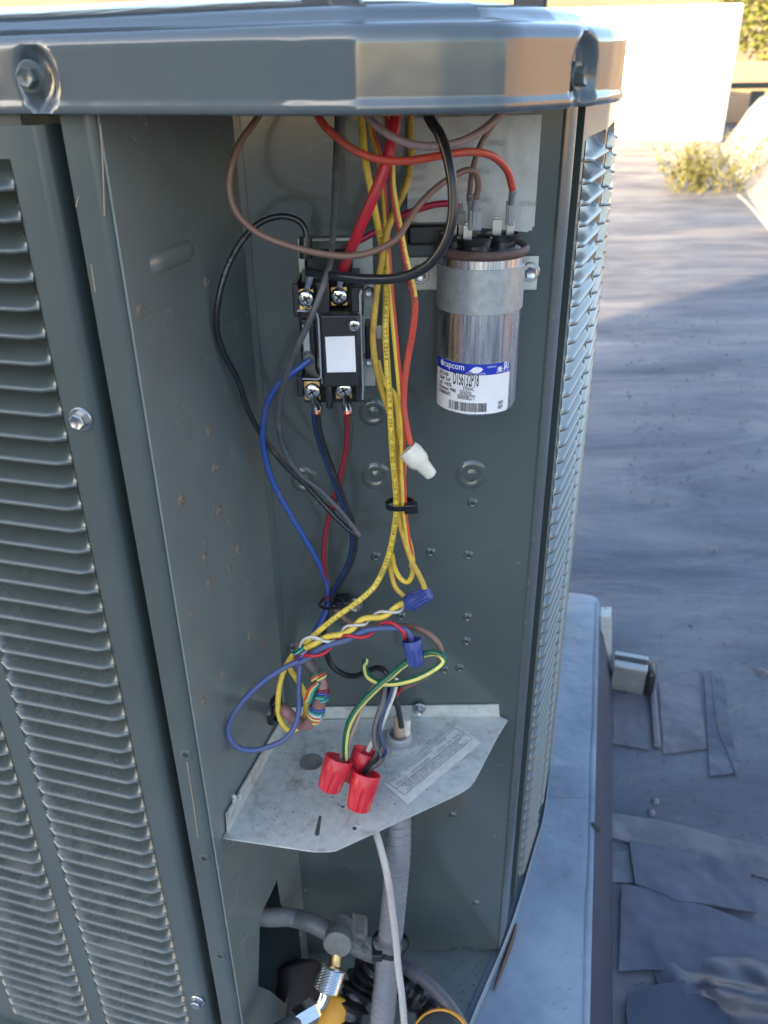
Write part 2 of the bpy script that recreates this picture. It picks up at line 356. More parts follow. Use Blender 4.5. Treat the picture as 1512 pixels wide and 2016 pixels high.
# ---- back wall
def onbw(x, y, Y=BY): return at(x, y, Y)
cx0, cx1 = -.0824, .1048
b = MB(); b.prism([V(cx0, BY, Zr(ZB)), V(.058, BY, Zr(ZB)), V(.058, BY, Zr(ZB + .005)), V(.0645, BY, Zr(ZB + .005)), V(.0645, BY, Zr(ZB)), V(.070, BY, Zr(ZB)), V(.070, BY, Zr(ZB + .005)), V(.0805, BY, Zr(ZB + .005)), V(.0805, BY, Zr(ZB)), V(cx1, BY, Zr(ZB)), V(cx1, BY, Zr(ZT)), V(cx0, BY, Zr(ZT))][::-1], (0, .0015, 0))
bw = b.build('back_wall', M['back'], unit, smooth=0)
b = MB(); b.prism([V(cx0 + .0006, BY - .0012, Zr(ZB)), V(cx0 + .0045, BY - .0012, Zr(ZB)), V(cx0 + .0045, BY - .0012, Zr(ZT)), V(cx0 + .0006, BY - .0012, Zr(ZT))], (0, .0012, 0)); b.build('wall_flange', M['paint'], bw)
FB = V(0, -1, 0)
for (x, y, s) in ((735, 812, 1.0), (740, 937, 1.05), (928, 935, 1.15), (600, 945, 1.0)):     # pressed dimples
    b = MB(); s *= .0078
    b.lathe([(0, s * 1.25), (.0012, s), (.0014, s * .8), (.0004, s * .62), (.0004, s * .5), (.0012, s * .34), (.0014, s * .1)], onbw(x, y), FB, 24, cap0=False)
    b.build('pressed_dimple', M['back'], bw, smooth=70)
for (x, y) in ((848, 1087), (740, 1095), (922, 1093), (920, 1215), (918, 1262), (790, 1213), (905, 1315), (875, 1318), (892, 1605), (938, 1778), (930, 990), (575, 1275)):
    b = MB(); b.lathe([(0, .0040), (.0008, .0030), (.0016, .0022), (.0012, .0013), (-.0004, .0010)], onbw(x, y), FB, 12, cap0=False)
    b.build('screw_hole', M['back'], bw, smooth=50)
    b2 = MB(); b2.lathe([(.0013, .0012), (.0014, .0001)], onbw(x, y), FB, 10); b2.build('hole_core', M['hole'], bw)

# ---- wiring label glued on the back wall
def lab(x, y): return at(x, y, BY - .0010)
nx, nz = 40, 34; A, B_, C_, D_ = lab(803, 232), lab(1086, 225), lab(1055, 458), lab(795, 436)
A.x = D_.x = (A.x + D_.x) / 2 + .001; B_.x = C_.x = .0925
b = MB(); rnd = random.Random(3)
for j in range(nz + 1):
    for i in range(nx + 1):
        u, v_ = i / nx, j / nz; p = A.lerp(B_, u).lerp(D_.lerp(C_, u), v_)
        q = .0007 * math.exp(-((u - .70 - .10 * (1 - v_) + .03 * math.sin(v_ * 9)) / .022) ** 2) + .0005 * math.exp(-((u - .24 + .02 * math.sin(v_ * 7)) / .03) ** 2) + .0002 * math.sin(u * 31 + v_ * 13) * math.sin(v_ * 23)
        if u > .97 and v_ > .95: p = p + V(-.0012, 0, .0012)
        b.v.append(p + V(0, -.0002 - q, 0))
b.f = [(j * (nx + 1) + i, j * (nx + 1) + i + 1, (j + 1) * (nx + 1) + i + 1, (j + 1) * (nx + 1) + i) for j in range(nz) for i in range(nx)]
lb = b.build('wiring_label', M['paper'], unit, smooth=80)
def flat_text(s, size, o, ux, uy, mt, parent, name='lettering', wide=None):
    vs_, fs_ = text2d(s, size); 
    if not vs_: return None
    k = (wide / (max(p.x for p in vs_) - min(p.x for p in vs_))) if wide else 1
    b = MB(); b.add([o + ux * (p.x * k) + uy * p.y for p in vs_], fs_)
    return b
tb = MB()
for (s, x, y, wd) in (('M1E102', 810, 333, 30), ('M1222-', 810, 356, 28), ('M1232-', 810, 378, 32), ('M1201', 810, 400, 30), ('MFNG1', 962, 287, 34), ('LOVE', 900, 263, 24), ('RRD/L', 898, 358, 32), ('CAPC', 942, 399, 26), ('SE A', 940, 342, 24), ('REV', 898, 380, 24), ('175-4', 1023, 406, 30), ('WIRE DIAGRAM', 880, 300, 70)):
    o = at(x, y, BY - .0024); e = at(x + wd, y, BY - .0024)
    t = flat_text(s, .0042, o, V(1, 0, 0), UP, None, None, wide=(e - o).length); tb.add(t.v, t.f)
tb.build('faint_lettering', M['faint'], lb, smooth=0)

# ---- left post
b = MB(); prof = [(.0178, -.014), (.0178, -.001), (.0172, 0), (.007, 0)] + [(.007 - .007 * math.sin(a), -.007 + .007 * math.cos(a)) for a in (R(15), R(30), R(45), R(60), R(75), R(90))] + [(0, -.010), (.0012, -.010), (.0012, -.007), (.006, -.0015), (.0166, -.0015), (.0166, -.014)]
b.prism([LP(t, o, ZB - .004) for t, o in prof], (0, 0, ZT - ZB + .004))
lpost = b.build('corner_post', M['panel'], unit, smooth=30)
for (x, y) in ((366, 1486), (403, 1690), (434, 1882)):
    p = onplane(x, y, P0 + V(0, 0, 0), E2); b = MB(); b.lathe([(0, .0042), (.0008, .003), (.0006, .002), (-.0008, .0016)], p, -E2, 12, cap0=False, cap1=False); b.build('screw_hole', M['panel'], lpost, smooth=60)
    b = MB(); b.lathe([(.0003, .0018), (.00035, .0001)], p, -E2, 10); b.build('hole_core', M['hole'], lpost)
for pl in ([(155, 388), (150, 408)], [(180, 520), (188, 575)], [(198, 245), (203, 330), (206, 425)], [(368, 1500), (382, 1590), (390, 1650)]):
    pts = [onplane(x, y, P0, E2) - E2 * .0001 for x, y in pl]; b = MB(); b.tube(spline(pts, 5) if len(pts) > 2 else pts, .0003, 5); b.build('paint_scrape', M['tanw'], lpost)

# ---- louvered panels
PITCHZ = .01344; LL = .083; PER = .0985
def louver_mesh(depth=1.0):
    prof = [(-.0010, -.0006), (.0016, -.0012), (.0038, -.0009), (.0045, 0), (.0041, .0009), (.0020, .0018), (-.0024, .0032), (-.0072, .0052), (-.0112, .0078), (-.0138, .0108), (-.0150, .0138), (-.0153, .0155)]
    xs = [0, .0014, .003, .0052, .008, .012, LL * .5, LL - .012, LL - .008, LL - .0052, LL - .003, LL - .0014, LL]
    b = MB()
    prof = [(y * (depth if y < 0 else 1), z) for y, z in prof]
    for x in xs:
        d = min(x, LL - x); e = max(0, min(1, d / .0085)); e = e * e * (3 - 2 * e); e = e ** .8
        for (y, z) in prof:
            k = max(0, z / .0155)
            b.v.append(V(x, y * (e if y < 0 else (.12 + .88 * e)) + .0004, z * (1 if z < .001 else (.80 + .2 * e)) + (1 - e) * .0004 * (1 - k)))
    n = len(prof); b.f = [(i * n + j, (i + 1) * n + j, (i + 1) * n + j + 1, i * n + j + 1) for i in range(len(xs) - 1) for j in range(n - 1)]
    me = bpy.data.meshes.new('louver'); me.from_pydata([tuple(p) for p in b.v], [], b.f); me.update()
    for p in me.polygons: p.use_smooth = True
    me.materials.append(M['louver']); return me
LM = louver_mesh()
LM2 = louver_mesh(.55); LM2.materials.clear(); LM2.materials.append(M['louver2'])
def put_louver(org, xa, ya, parent, me=None):
    o = bpy.data.objects.new('louver', me or LM); COL.objects.link(o)
    mw = Matrix(((xa.x, ya.x, 0, org.x), (xa.y, ya.y, 0, org.y), (xa.z, ya.z, 1, org.z), (0, 0, 0, 1)))
    o.parent = parent; o.matrix_parent_inverse = parent_world(parent).inverted(); o.matrix_basis = mw
    return o
# left panel
YP = .004; T0 = .0436
def LQ(t, z, o=0): return LP(t, YP + o, z)
PT, PB = -.0205, -.752
b = MB()
edge = [(T0, -.0008), (T0, 0), (.0310, 0)] + [(.0310 - .0062 * math.sin(a), -.0062 + .0062 * math.cos(a)) for a in (R(15), R(30), R(45), R(60), R(75), R(90))] + [(.0248, -.016), (.0256, -.016), (.0256, -.0062), (.0312, -.0008)]
b.prism([LQ(t, PB, o) for t, o in edge], (0, 0, PT - PB))
NCOL = 4
for k in range(NCOL):
    a = T0 + LL + k * PER; bb = T0 + (k + 1) * PER if k < NCOL - 1 else a + .3
    b.prism([LQ(a, PB, -.0008), LQ(a, PB, 0), LQ(bb, PB, 0), LQ(bb, PB, -.0008)], (0, 0, PT - PB))
LT = -.0464 + PITCHZ * 1.0 - .001
for k in range(NCOL):
    a, bb = T0 + k * PER, T0 + k * PER + LL
    b.prism([LQ(a, LT, -.0008), LQ(a, LT, 0), LQ(bb, LT, 0), LQ(bb, LT, -.0008)], (0, 0, PT - LT))
    b.prism([LQ(a, PB, -.0008), LQ(a, PB, 0), LQ(bb, PB, 0), LQ(bb, PB, -.0008)], (0, 0, .012))
lpan = b.build('louvered_panel', M['panel'], unit, smooth=35)
for k in range(3):
    for i in range(52):
        z = -.0464 - PITCHZ * i
        if z < PB + .008: break
        put_louver(LQ(T0 + k * PER, z), -E1, -E2, lpan)
hexbolt(onplane(160, 825, LQ(.036, 0), E2), -E2 + V(.05, 0, 0), 1.0, 'bolt', lpan)
hexbolt(onplane(390, 1970, LQ(.036, 0), E2), -E2, .95, 'bolt', lpan)
# tab between panel and cap
b = MB(); b.prism([LQ(.036, PT - .003, -.003), LQ(.0485, PT - .003, -.003), LQ(.0485, .002, -.003), LQ(.036, .002, -.003)], E2 * .001); b.build('panel_tab', M['panel'], unit)
b = MB(); b.prism([LQ(.026, PT - .05, -.017), LQ(.6, PT - .05, -.017), LQ(.6, .004, -.017), LQ(.026, .004, -.017)], E2 * .001); b.build('inner_top_rail', M['panel'], unit)

# right post and right panel follow the bowed corner
RC = [V(.1048, .52, 0), V(.1175, .5405, 0)]
b = MB(); nr = V(.85, -.53, 0).normalized()
q = [V(.1048, .5201, 0), V(.1052, .5195, 0), V(.1062, .5190, 0), V(.1075, .5196, 0), V(.1166, .5388, 0), V(.1172, .5403, 0), V(.1166, .5415, 0), V(.112, .546, 0), V(.111, .545, 0), V(.1155, .5405, 0), V(.1066, .5215, 0)]
b.prism([V(p.x, p.y, Zr(ZB)) for p in q], (0, 0, ZT - ZB)); rpost = b.build('corner_post', M['paint'], unit, smooth=40)
for (x, y) in ((1109, 330), (1033, 1236), (1022, 1372)):
    pass
RP = [V(.1285, .571, 0), V(.1325, .5802, 0)]
cpts = [V(.1325, .5802, 0), V(.1640, .6570, 0), V(.1690, .6713, 0), V(.1935, .7505, 0), V(.1975, .7648, 0), V(.2160, .8455, 0), V(.2190, .860, 0), V(.2370, .941, 0), V(.2410, .9560, 0)]
b = MB()
def rstrip(a, c, z0, z1, th=.0008):
    d = (c - a).normalized(); n_ = V(d.y, -d.x, 0)
    b.prism([V(a.x, a.y, Zr(z0)), V(c.x, c.y, Zr(z0)), V(c.x - n_.x * th, c.y - n_.y * th, Zr(z0)), V(a.x - n_.x * th, a.y - n_.y * th, Zr(z0))], (0, 0, z1 - z0))
RT, RB = -.021, -.760
rstrip(V(.1242, .5740, 0), RP[0], RT, RB); rstrip(RP[0] + V(.0002, .0003, 0), cpts[0], RT, RB)
for k in range(4):
    rstrip(cpts[2 * k + 1], cpts[2 * k + 2], RT, RB)
    rstrip(cpts[2 * k], cpts[2 * k + 1], RT, -.0425); rstrip(cpts[2 * k], cpts[2 * k + 1], RB + .010, RB)
rstrip(cpts[-1], V(.29, 1.15, 0), RT, RB)
rpan = b.build('louvered_panel', M['panel'], unit, smooth=0)
for k in range(4):
    a, c = cpts[2 * k], cpts[2 * k + 1]; xa = (a - c).normalized(); ya = V(-xa.y, xa.x, 0)
    if ya.x < 0: ya = -ya
    for i in range(53):
        z = -.0566 - PITCHZ * i
        if z < RB + .008: break
        put_louver(V(c.x, c.y, Zr(z)), xa, ya, rpan, LM2)
# coil behind the louvers
b = MB()
b.prism([LP(.03, -.030, ZB), LP(.70, -.030, ZB), LP(.70, -.050, ZB), LP(.03, -.050, ZB)], (0, 0, .745))
inner = [p + V(-.040, .012, 0) for p in (cpts[0], cpts[2], cpts[4], cpts[6], cpts[8], V(.29, 1.15, 0))]
for a, c in zip(inner, inner[1:]):
    b.prism([V(a.x, a.y, Zr(ZB)), V(c.x, c.y, Zr(ZB)), V(c.x - .015, c.y, Zr(ZB)), V(a.x - .015, a.y, Zr(ZB))], (0, 0, .745))
b.build('coil', M['coil'], unit, smooth=0)
# far sides of the cabinet
LFAR = P0 - E1 * .70; BL = LFAR + E2 * .66; BR = V(.29, 1.15, 0)
b = MB()
for a, c in ((LFAR, BL), (BL, BR)):
    d = (c - a).normalized(); n_ = V(d.y, -d.x, 0)
    b.prism([V(a.x, a.y, Zr(ZB)), V(c.x, c.y, Zr(ZB)), V(c.x, c.y, Zr(ZB)) - n_ * .002, V(a.x, a.y, Zr(ZB)) - n_ * .002], (0, 0, .76))
b.build('rear_panel', M['panel'], unit, smooth=0)
# inside of the cabinet behind the box walls (dark compressor shell seen through the cut-out)
b = MB(); b.lathe([(0, .085), (.02, .092), (.19, .092), (.225, .078), (.24, .04), (.243, 0.001)], V(-.25, .62, Zr(-.77)), UP, 32); b.build('compressor', M['insul'], unit)

# ---- base pan with its raised rim
rimp = [V(.30, 1.17, 0), V(.262, 1.0, 0), V(.2185, .832, 0), V(.1822, .6963, 0), V(.1592, .6365, 0), V(.1218, .5472, 0), V(.0770, .4621, 0), V(.042, .396, 0), V(.012, .366, 0), V(-.03, .362, 0), V(-.121, .378, 0), LFAR + V(0, -.012, 0), BL + V(-.012, 0.01, 0), BR + V(.01, .02, 0)]
rimc = spline(rimp[:10], 7) + [rimp[10], rimp[11], rimp[12], rimp[13]]
b = MB(); b.prism([V(p.x, p.y, Zr(-.786)) for p in rimc][::-1], (0, 0, .009)); pan = b.build('base_pan', M['pan'], unit, smooth=30)
b = MB(); rs = []; rl = spline(rimp[:12], 8)
for i, p in enumerate(rl):
    t = (rl[min(i + 1, len(rl) - 1)] - rl[max(0, i - 1)]).normalized(); n_ = V(-t.y, t.x, 0)
    if n_.dot(p - V(-.25, .85, 0)) < 0: n_ = -n_
    rs.append([V(p.x, p.y, Zr(z)) + n_ * o for o, z in ((.0012, -.788), (.0022, -.776), (.0022, -.769), (.0012, -.7675), (0, -.769), (-.0004, -.7765), (-.004, -.7766), (-.0055, -.775), (-.0065, -.7775))])
b.rings(rs, closed=False); b.build('pan_rim', M['standm'], pan, smooth=50)
b = MB(); rs = []
for (x, y, w_) in ((1016, 1820, .0016), (1008, 1850, .0028), (992, 1895, .0028), (972, 1950, .0014)):
    p = atz(x, y, Zr(-.7875)); rs.append([p + V(-w_, 0, 0), p + V(0, 0, .003), p + V(w_, 0, 0)])
b.rings(rs, closed=False); b.build('rusty_edge', M['rust'], pan)

# ---- top cap: long outline, pressed profile, three bolt recesses
oc = [P0 - E1 * .72 - E2 * .014, V(-.30, .4358, 0), V(-.1616, .3960, 0), V(-.0945, .3695, 0), V(-.040, .3498, 0)]
cap_front = [P0 - E1 * .722 - E2 * .014]
ln = spline([V(-.62, .527, 0), V(-.30, .4362, 0), V(-.20, .4068, 0), V(-.1616, .3952, 0), V(-.09, .3680, 0), V(-.036, .3490, 0)], 1)
corner = [V(-.0335, .3482, 0), V(-.0312, .3476, 0), V(-.0285, .3472, 0), V(-.008, .3405, 0), V(.0231, .3388, 0), V(.0440, .3420, 0), V(.0505, .3462, 0), V(.0530, .3480, 0), V(.0548, .3502, 0), V(.0835, .3790, 0), V(.1010, .4060, 0), V(.1090, .4215, 0), V(.1128, .4300, 0), V(.1148, .4400, 0), V(.135, .52, 0), V(.1660, .64, 0), V(.1965, .76, 0), V(.2260, .88, 0), V(.30, 1.165, 0)]
def dense(pts, step):
    out = []
    for a, c in zip(pts, pts[1:]):
        n_ = max(1, int((c - a).length / step)); out += [a.lerp(c, k / n_) for k in range(n_)]
    return out
seen = dense([V(-.24, .4188, 0), V(-.1616, .3956, 0), V(-.09, .3692, 0), V(-.036, .3492, 0)], .0016) + dense(corner[:14], .0016)
OUT = [P0 - E1 * .73 - E2 * .014] + dense([V(-.62, .5285, 0), V(-.24, .4188, 0)], .02) + seen + dense(corner[13:], .02) + [V(.30, 1.165, 0), BL + V(.30, .08, 0) * 0 + V(-.02, .02, 0)]
CEN = V(-.25, .84, 0)
# light smoothing so that the creases read as pressed bends
S = OUT[:]
for it in range(3):
    S = [S[0]] + [(S[i - 1] + S[i] * 2 + S[i + 1]) / 4 if (S[i + 1] - S[i - 1]).length < .006 else S[i] for i in range(1, len(S) - 1)] + [S[-1]]
OUT = S; nO = len(OUT)
NRM = []
for i in range(nO):
    t = (OUT[(i + 1) % nO] - OUT[i - 1]).normalized(); n_ = V(t.y, -t.x, 0)
    if n_.dot(OUT[i] - CEN) < 0: n_ = -n_
    NRM.append(n_)
for it in range(2): NRM = [(NRM[i - 1] + NRM[i] + NRM[(i + 1) % nO]).normalized() for i in range(nO)]
dl = onplane(46, 152, P0 - E2 * .0145, E2); dr = onplane(1157, 150, V(.1010, .4060, 0), V(.85, -.53, 0))
dm = V(.30, .2, 0)
def recess(p, n_):
    k = 0
    for c in (dl, dr):
        d = V(p.x - c.x, p.y - c.y, 0); hz = math.hypot(d.x, d.y) / .0112; vt = (p.z - c.z) / (.0152 if p.z > c.z else .0165)
        r_ = math.hypot(hz, vt)
        if r_ < 1.25:
            s = max(0, min(1, (1.12 - r_) / .34)); k = max(k, s * s * (3 - 2 * s))
    return k
prof = [(.030, -.0155), (.012, -.0158), (.0035, -.0160), (.0012, -.0164), (-.0004, -.0158), (-.0010, -.0145), (-.0008, -.0125), (0, -.0112)] + [(0, -.0112 + .0195 * k / 15) for k in range(1, 16)] + [(.0004, .0096), (.0014, .0113), (.0032, .0128), (.006, .0138), (.011, .0143), (.0145, .0152), (.0170, .0176), (.0205, .0196), (.026, .0206)]
cb = MB()
rings_ = []
for (o, z) in prof:
    r_ = []
    for i in range(nO):
        p = OUT[i] - NRM[i] * o; p = V(p.x, p.y, Zr(z)); k = recess(p, NRM[i])
        if -.0164 <= z <= .0130: p = p - NRM[i] * (.0055 * k) 
        r_.append(p)
    rings_.append(r_)
def lerpring(f, z): return [V(*(((OUT[i] - NRM[i] * .026).lerp(CEN, f)).xy), Zr(z)) for i in range(nO)]
rings_ += [lerpring(.05, .0232), lerpring(.12, .0262), lerpring(.25, .031), lerpring(.45, .036), lerpring(.70, .039), lerpring(.98, .040)]
cb.rings(rings_, True, False, True)
cap = cb.build('top_cap', M['cap'], unit, smooth=50)
hexbolt(dl + E2 * .0052, -E2 + V(.06, 0, 0), 1.0, 'bolt', cap, 'panel')
hexbolt(dr - V(.85, -.53, 0) * .0052, V(.85, -.53, 0), .9, 'bolt', cap, 'panel')
# underside closing plate
b = MB(); b.prism([V(p.x, p.y, Zr(-.0005)) for p in [OUT[0].lerp(CEN, .06)] + [OUT[i].lerp(CEN, .05) for i in range(3, nO - 1, 6)] + [OUT[-2].lerp(CEN, .05), OUT[-1].lerp(CEN, .05)]], (0, 0, .001))
# (the box is closed above the back wall only)
b = MB(); b.prism([V(-.14, .40, Zr(.0045)), V(.078, .405, Zr(.0045)), V(.12, .56, Zr(.0045)), V(-.09, .54, Zr(.0045))], (0, 0, .001)); b.build('box_ceiling', M['panel'], unit)
# fan guard leg on the cap
lg = at(1044, 22, .50); b = MB(); ax = (E1, E2, UP)
b.box(V(lg.x, lg.y, lg.z + .055), .0165, .010, .12, ax); b.box(V(lg.x, lg.y, lg.z - .002), .024, .02, .006, ax)
b.build('fan_guard_leg', M['darkgauge'], cap, bevel=.0012)
lg2 = at(660, 14, .47); b = MB(); b.box(V(lg2.x, lg2.y, lg2.z + .004), .030, .022, .012, ax); b.box(V(lg2.x + .004, lg2.y + .01, lg2.z + .05), .0165, .010, .10, ax); b.build('fan_guard_leg', M['darkgauge'], cap, bevel=.003)
b = MB(); b.lathe([(0, .30), (.012, .31), (.018, .30), (.02, .01)], V(-.25, .84, lg.z + .11), UP, 40); b.build('fan_guard_top', M['darkgauge'], cap)

# ---- galvanised conduit plate
ZS = -.468
SPn = [(547, 1412), (981, 1410), (999, 1419), (980, 1450), (936, 1535), (926, 1548), (912, 1558), (885, 1572), (674, 1669), (660, 1675), (646, 1677), (618, 1677), (434, 1654)]
def S3(x, y, dz=0): return atz(x, y, Zr(ZS + dz))
def ell(x, y, rx, ry, n=14): return [S3(x + rx * math.cos(2 * math.pi * k / n), y + ry * math.sin(2 * math.pi * k / n)) for k in range(n)]
slot = [S3(x, y) for x, y in ((628, 1605), (633, 1604), (633, 1610), (629, 1644), (625, 1647), (619, 1645), (620, 1638))]
holes = [slot, ell(698, 1631, 5, 5), ell(675, 1588, 4.5, 4)]
sm = fill_loops([[BW(.1325, .0012, ZS)] + [S3(*q) for q in SPn[1:-1]] + [BW(.0125, .0012, ZS)]] + holes)
shelf = sm.build('conduit_plate', M['galv'], unit, smooth=0, solid=.0014)
b = MB(); A0, A1 = BW(.134, .003, ZS), S3(984, 1411); A0.y = A1.y = BY - .002
b.prism([A0, A1, A1 + V(-.0015, 0, .0125), A0 + V(.001, 0, .0125)], (0, .0012, 0)); b.build('back_flange', M['galv'], shelf)
B0, B1 = BW(.132, .0030, ZS), BW(.0175, .0030, ZS)
b = MB(); b.prism([B0, B1, B1 + E2 * .002 + V(0, 0, .017), B0 + V(0, 0, .0125)], E1 * -.0012); b.build('side_flange', M['galv'], shelf)
for q in ((457, 1570), (468, 1568)):
    o = onplane(q[0], q[1], B0, E1); b = MB(); b.tube([o + UP * -.003 + E1 * .0008, o + E1 * .0022, o + UP * .003 + E1 * .0008], .0014, 8); b.build('crimp', M['galv'], shelf)
p = at(825, 1395, BY - .0035); hexbolt(p, FB, .85, 'bolt', shelf)
b = MB(); c = S3(613, 1502); b.lathe([(.0007, .0092), (.0013, .0088), (.0011, .008), (.0011, .0001)], c, UP, 28); b.build('knockout', M['valve'], shelf)
# rating sticker
sk = [S3(*q, .0011) for q in ((754, 1543), (900, 1427), (947, 1462), (803, 1583))]
b = MB(); b.prism(sk, (0, 0, .0002)); stick = b.build('rating_sticker', M['foil'], shelf, smooth=0)
u_ = sk[1] - sk[0]; v_ = sk[2] - sk[1]; LU, LV = u_.length, v_.length; u_.normalize(); v_ = (v_ - u_ * v_.dot(u_)).normalized()
o0 = sk[0] + V(0, 0, .00035)
b = MB()
def bar(u0, v0, u1, v1, w_=.00045):
    a = o0 + u_ * (u0 * LU) + v_ * (v0 * LV); c = o0 + u_ * (u1 * LU) + v_ * (v1 * LV); d = (c - a).normalized(); s = UP.cross(d) * w_ / 2
    b.add([a - s, c - s, c + s, a + s], [(0, 1, 2, 3)])
for q in ((.035, .06, .035, .72), (.035, .06, .955, .06), (.955, .06, .955, .72), (.035, .72, .955, .72), (.035, .40, .955, .40)): bar(*q)
for (s, u0, v0, wd) in (('MOD. NO.', .07, .18, .12), ('4TTR4036L1000AE', .24, .185, .34), ('TRANE', .66, .17, .14), ('SERIAL NO.', .07, .35, .14), ('20291RAU85F', .26, .35, .24), ('V 200/230  1PH  60HZ', .56, .35, .36), ('FOR USE WITH COPPER CONDUCTORS ONLY SEE DIAGRAM', .09, .505, .80), ('FIELD WIRING MUST COMPLY WITH LOCAL CODE', .12, .60, .70), ('CAUTION: 30 AMP MAX FUSE  17 AMP MIN CIRCUIT', .09, .70, .82)):
    vt, ft = text2d(s, .0036); x0 = min(p.x for p in vt); x1 = max(p.x for p in vt); k = wd * LU / (x1 - x0)
    b.add([o0 + u_ * (u0 * LU + (p.x - x0) * k) + v_ * (v0 * LV - p.y * 1.0) for p in vt], ft)
b.build('sticker_print', M['greyink'], stick, smooth=0)

# ================================================================== CAPACITOR
CC = V(.0583, .4925, 0); CR = .0244
ztop = at(950, 487, CC.y).z; zbot = at(940, 822, CC.y - CR).z
cap_t = thing('run_capacitor', 'silver round run capacitor with white and blue printed label strapped to the box wall', 'capacitor', (CC.x, CC.y, zbot))
def CO(z): return V(CC.x, CC.y, z)
b = MB(); b.lathe([(0, CR * .86), (.0012, CR * .96), (.004, CR), (ztop - zbot, CR)], CO(zbot), UP, 64); b.build('can', M['alu'], cap_t, smooth=40)
b = MB(); b.lathe([(-.0030, CR + .0002), (-.0028, CR + .0018), (-.001, CR + .0030), (.001, CR + .0028), (.0022, CR + .0016), (.002, CR + .0002), (.0008, CR - .0016), (-.0015, CR - .002), (-.0022, .001)], CO(ztop), UP, 56, cap0=False); rim = b.build('crimped_rim', M['rustrim'], cap_t, smooth=50)
b = MB(); b.lathe([(-.0018, CR - .002), (-.0016, .0005)], CO(ztop), UP, 40, cap0=False); b.build('lid', M['blackgl'], cap_t)
# insulating cups and blade terminals
def cup(x, y, Y, s, name='terminal_cup'):
    p = at(x, y, Y); p.z = ztop - .0015
    b = MB(); b.lathe([(0, .0078 * s), (.0045, .0074 * s), (.005, .0094 * s), (.0085, .0100 * s), (.0088, .0092 * s), (.0074, .0088 * s), (.0068, .003)], p, UP, 28)
    return b.build(name, M['black'], cap_t, smooth=40), p
c1, q1 = cup(934, 477, CC.y - .0085, 1.0); c2, q2 = cup(990, 462, CC.y + .0035, .98); c3, q3 = cup(897, 460, CC.y + .006, .95)
def blade(p, dx, w_, h, parent, th=.0011, tilt=0):
    b = MB(); b.box(p + V(dx, 0, .0068 + h / 2), w_, th, h); b.box(p + V(dx, 0, .0068 + h + .0007), w_ * .7, th, .0014); return b.build('blade_terminal', M['zinc'], parent, bevel=.0003)
blade(q1, -.004, .0052, .0085, c1); blade(q2, -.0036, .0056, .0095, c2); blade(q2, .0040, .0046, .0085, c2); blade(q3, -.002, .0052, .0085, c3); blade(q3, .004, .0052, .0085, c3)
# mounting strap with ears
zs1 = at(945, 532, CC.y - CR).z; zs0 = at(945, 622, CC.y - CR).z
b = MB(); b.lathe([(0, CR + .0001), (0, CR + .0007), (.0003, CR + .001), (zs1 - zs0 - .0003, CR + .001), (zs1 - zs0, CR + .0007), (zs1 - zs0, CR + .0001)], CO(zs0), UP, 64, cap0=False, cap1=False)
strap = b.build('mounting_strap', M['strap'], cap_t, smooth=40)
ears = []
for sx, x0, x1, y0, y1 in ((1, 1028, 1057, 505, 572), (-1, 803, 868, 507, 572)):
    a = at(x0, y0, BY - .004); c = at(x1, y1, BY - .004); zc = (a.z + c.z) / 2
    b = MB(); b.box(V((a.x + c.x) / 2, BY - .0025, zc), c.x - a.x, .0014, a.z - c.z); b.build('strap_ear', M['galv'], strap, bevel=.0011)
hexbolt(at(1044, 535, BY - .0032), FB, .92, 'bolt', strap); hexbolt(at(826, 540, BY - .0032), FB, .92, 'bolt', strap)
b = MB(); hb = at(812, 463, BY - .009); b.box(hb + V(.017, .004, .0), .040, .010, .012); b.build('strap_buckle', M['black'], strap, bevel=.002)
# label on the can
XC, RPX = 942.0, 86.0
def th(x): return math.asin(max(-1, min(1, (x - XC) / RPX)))
LR = CR + .0004
def cyl(t, z, e=0): return V(CC.x + (LR + e) * math.sin(t), CC.y - (LR + e) * math.cos(t), z)
T_A, T_B = R(-80), th(1003)
zl1 = at(942, 717, CC.y - CR).z; zl0 = at(942, 815, CC.y - CR).z; LH = zl1 - zl0
def cylpatch(t0, t1, z0, z1, e, mt, name, parent, n=30, rc=0):
    b = MB(); rs = []
    for i in range(n + 1):
        t = t0 + (t1 - t0) * i / n; dz = 0
        s = (t1 - t) * LR
        if rc and s < rc: dz = rc - math.sqrt(max(0, rc * rc - (rc - s) ** 2))
        rs.append([cyl(t, z0 + (dz if z0 < zl0 + .001 else 0), e), cyl(t, z1 - (dz if z1 > zl1 - .001 else 0), e)])
    b.rings(rs, closed=False); return b.build(name, mt, parent, smooth=80)
lbl = cylpatch(T_A, T_B, zl0, zl1, 0, M['white'], 'printed_label', cap_t, 40, .0016)
cylpatch(T_A, T_B, zl1 - LH * .215, zl1, .00008, M['blueink'], 'blue_band', lbl, 40, .0016)
def ctext(s, x0, x1, zf, hgt, mb, slope=0.0, bold=0, capz=None):           # print across image columns x0..x1; zf = baseline as a share of the label height
    vt, ft = text2d(s, 1.0, bold=bold); a = min(p.x for p in vt); c = max(p.x for p in vt); t0, t1 = th(x0), th(x1)
    # split long faces is not needed: letters are small
    mb.add([cyl(t0 + (t1 - t0) * (p.x - a) / (c - a), zl0 + LH * zf + p.y * hgt / .72, .00022) for p in vt], ft)
wt = MB(); bk = MB()
ctext('capcom', 869.5, 907.5, .868, .0040, wt, bold=.012)
ctext('E228127', 954, 972, .925, .0012, wt); ctext('NO PROTECTED NO PCB', 912, 950, .800, .0011, wt); ctext('AFC PROTECTED', 972, 1000, .805, .0010, wt)
ctext('\u042fU', 988, 999.5, .86, .0042, wt, bold=.03)
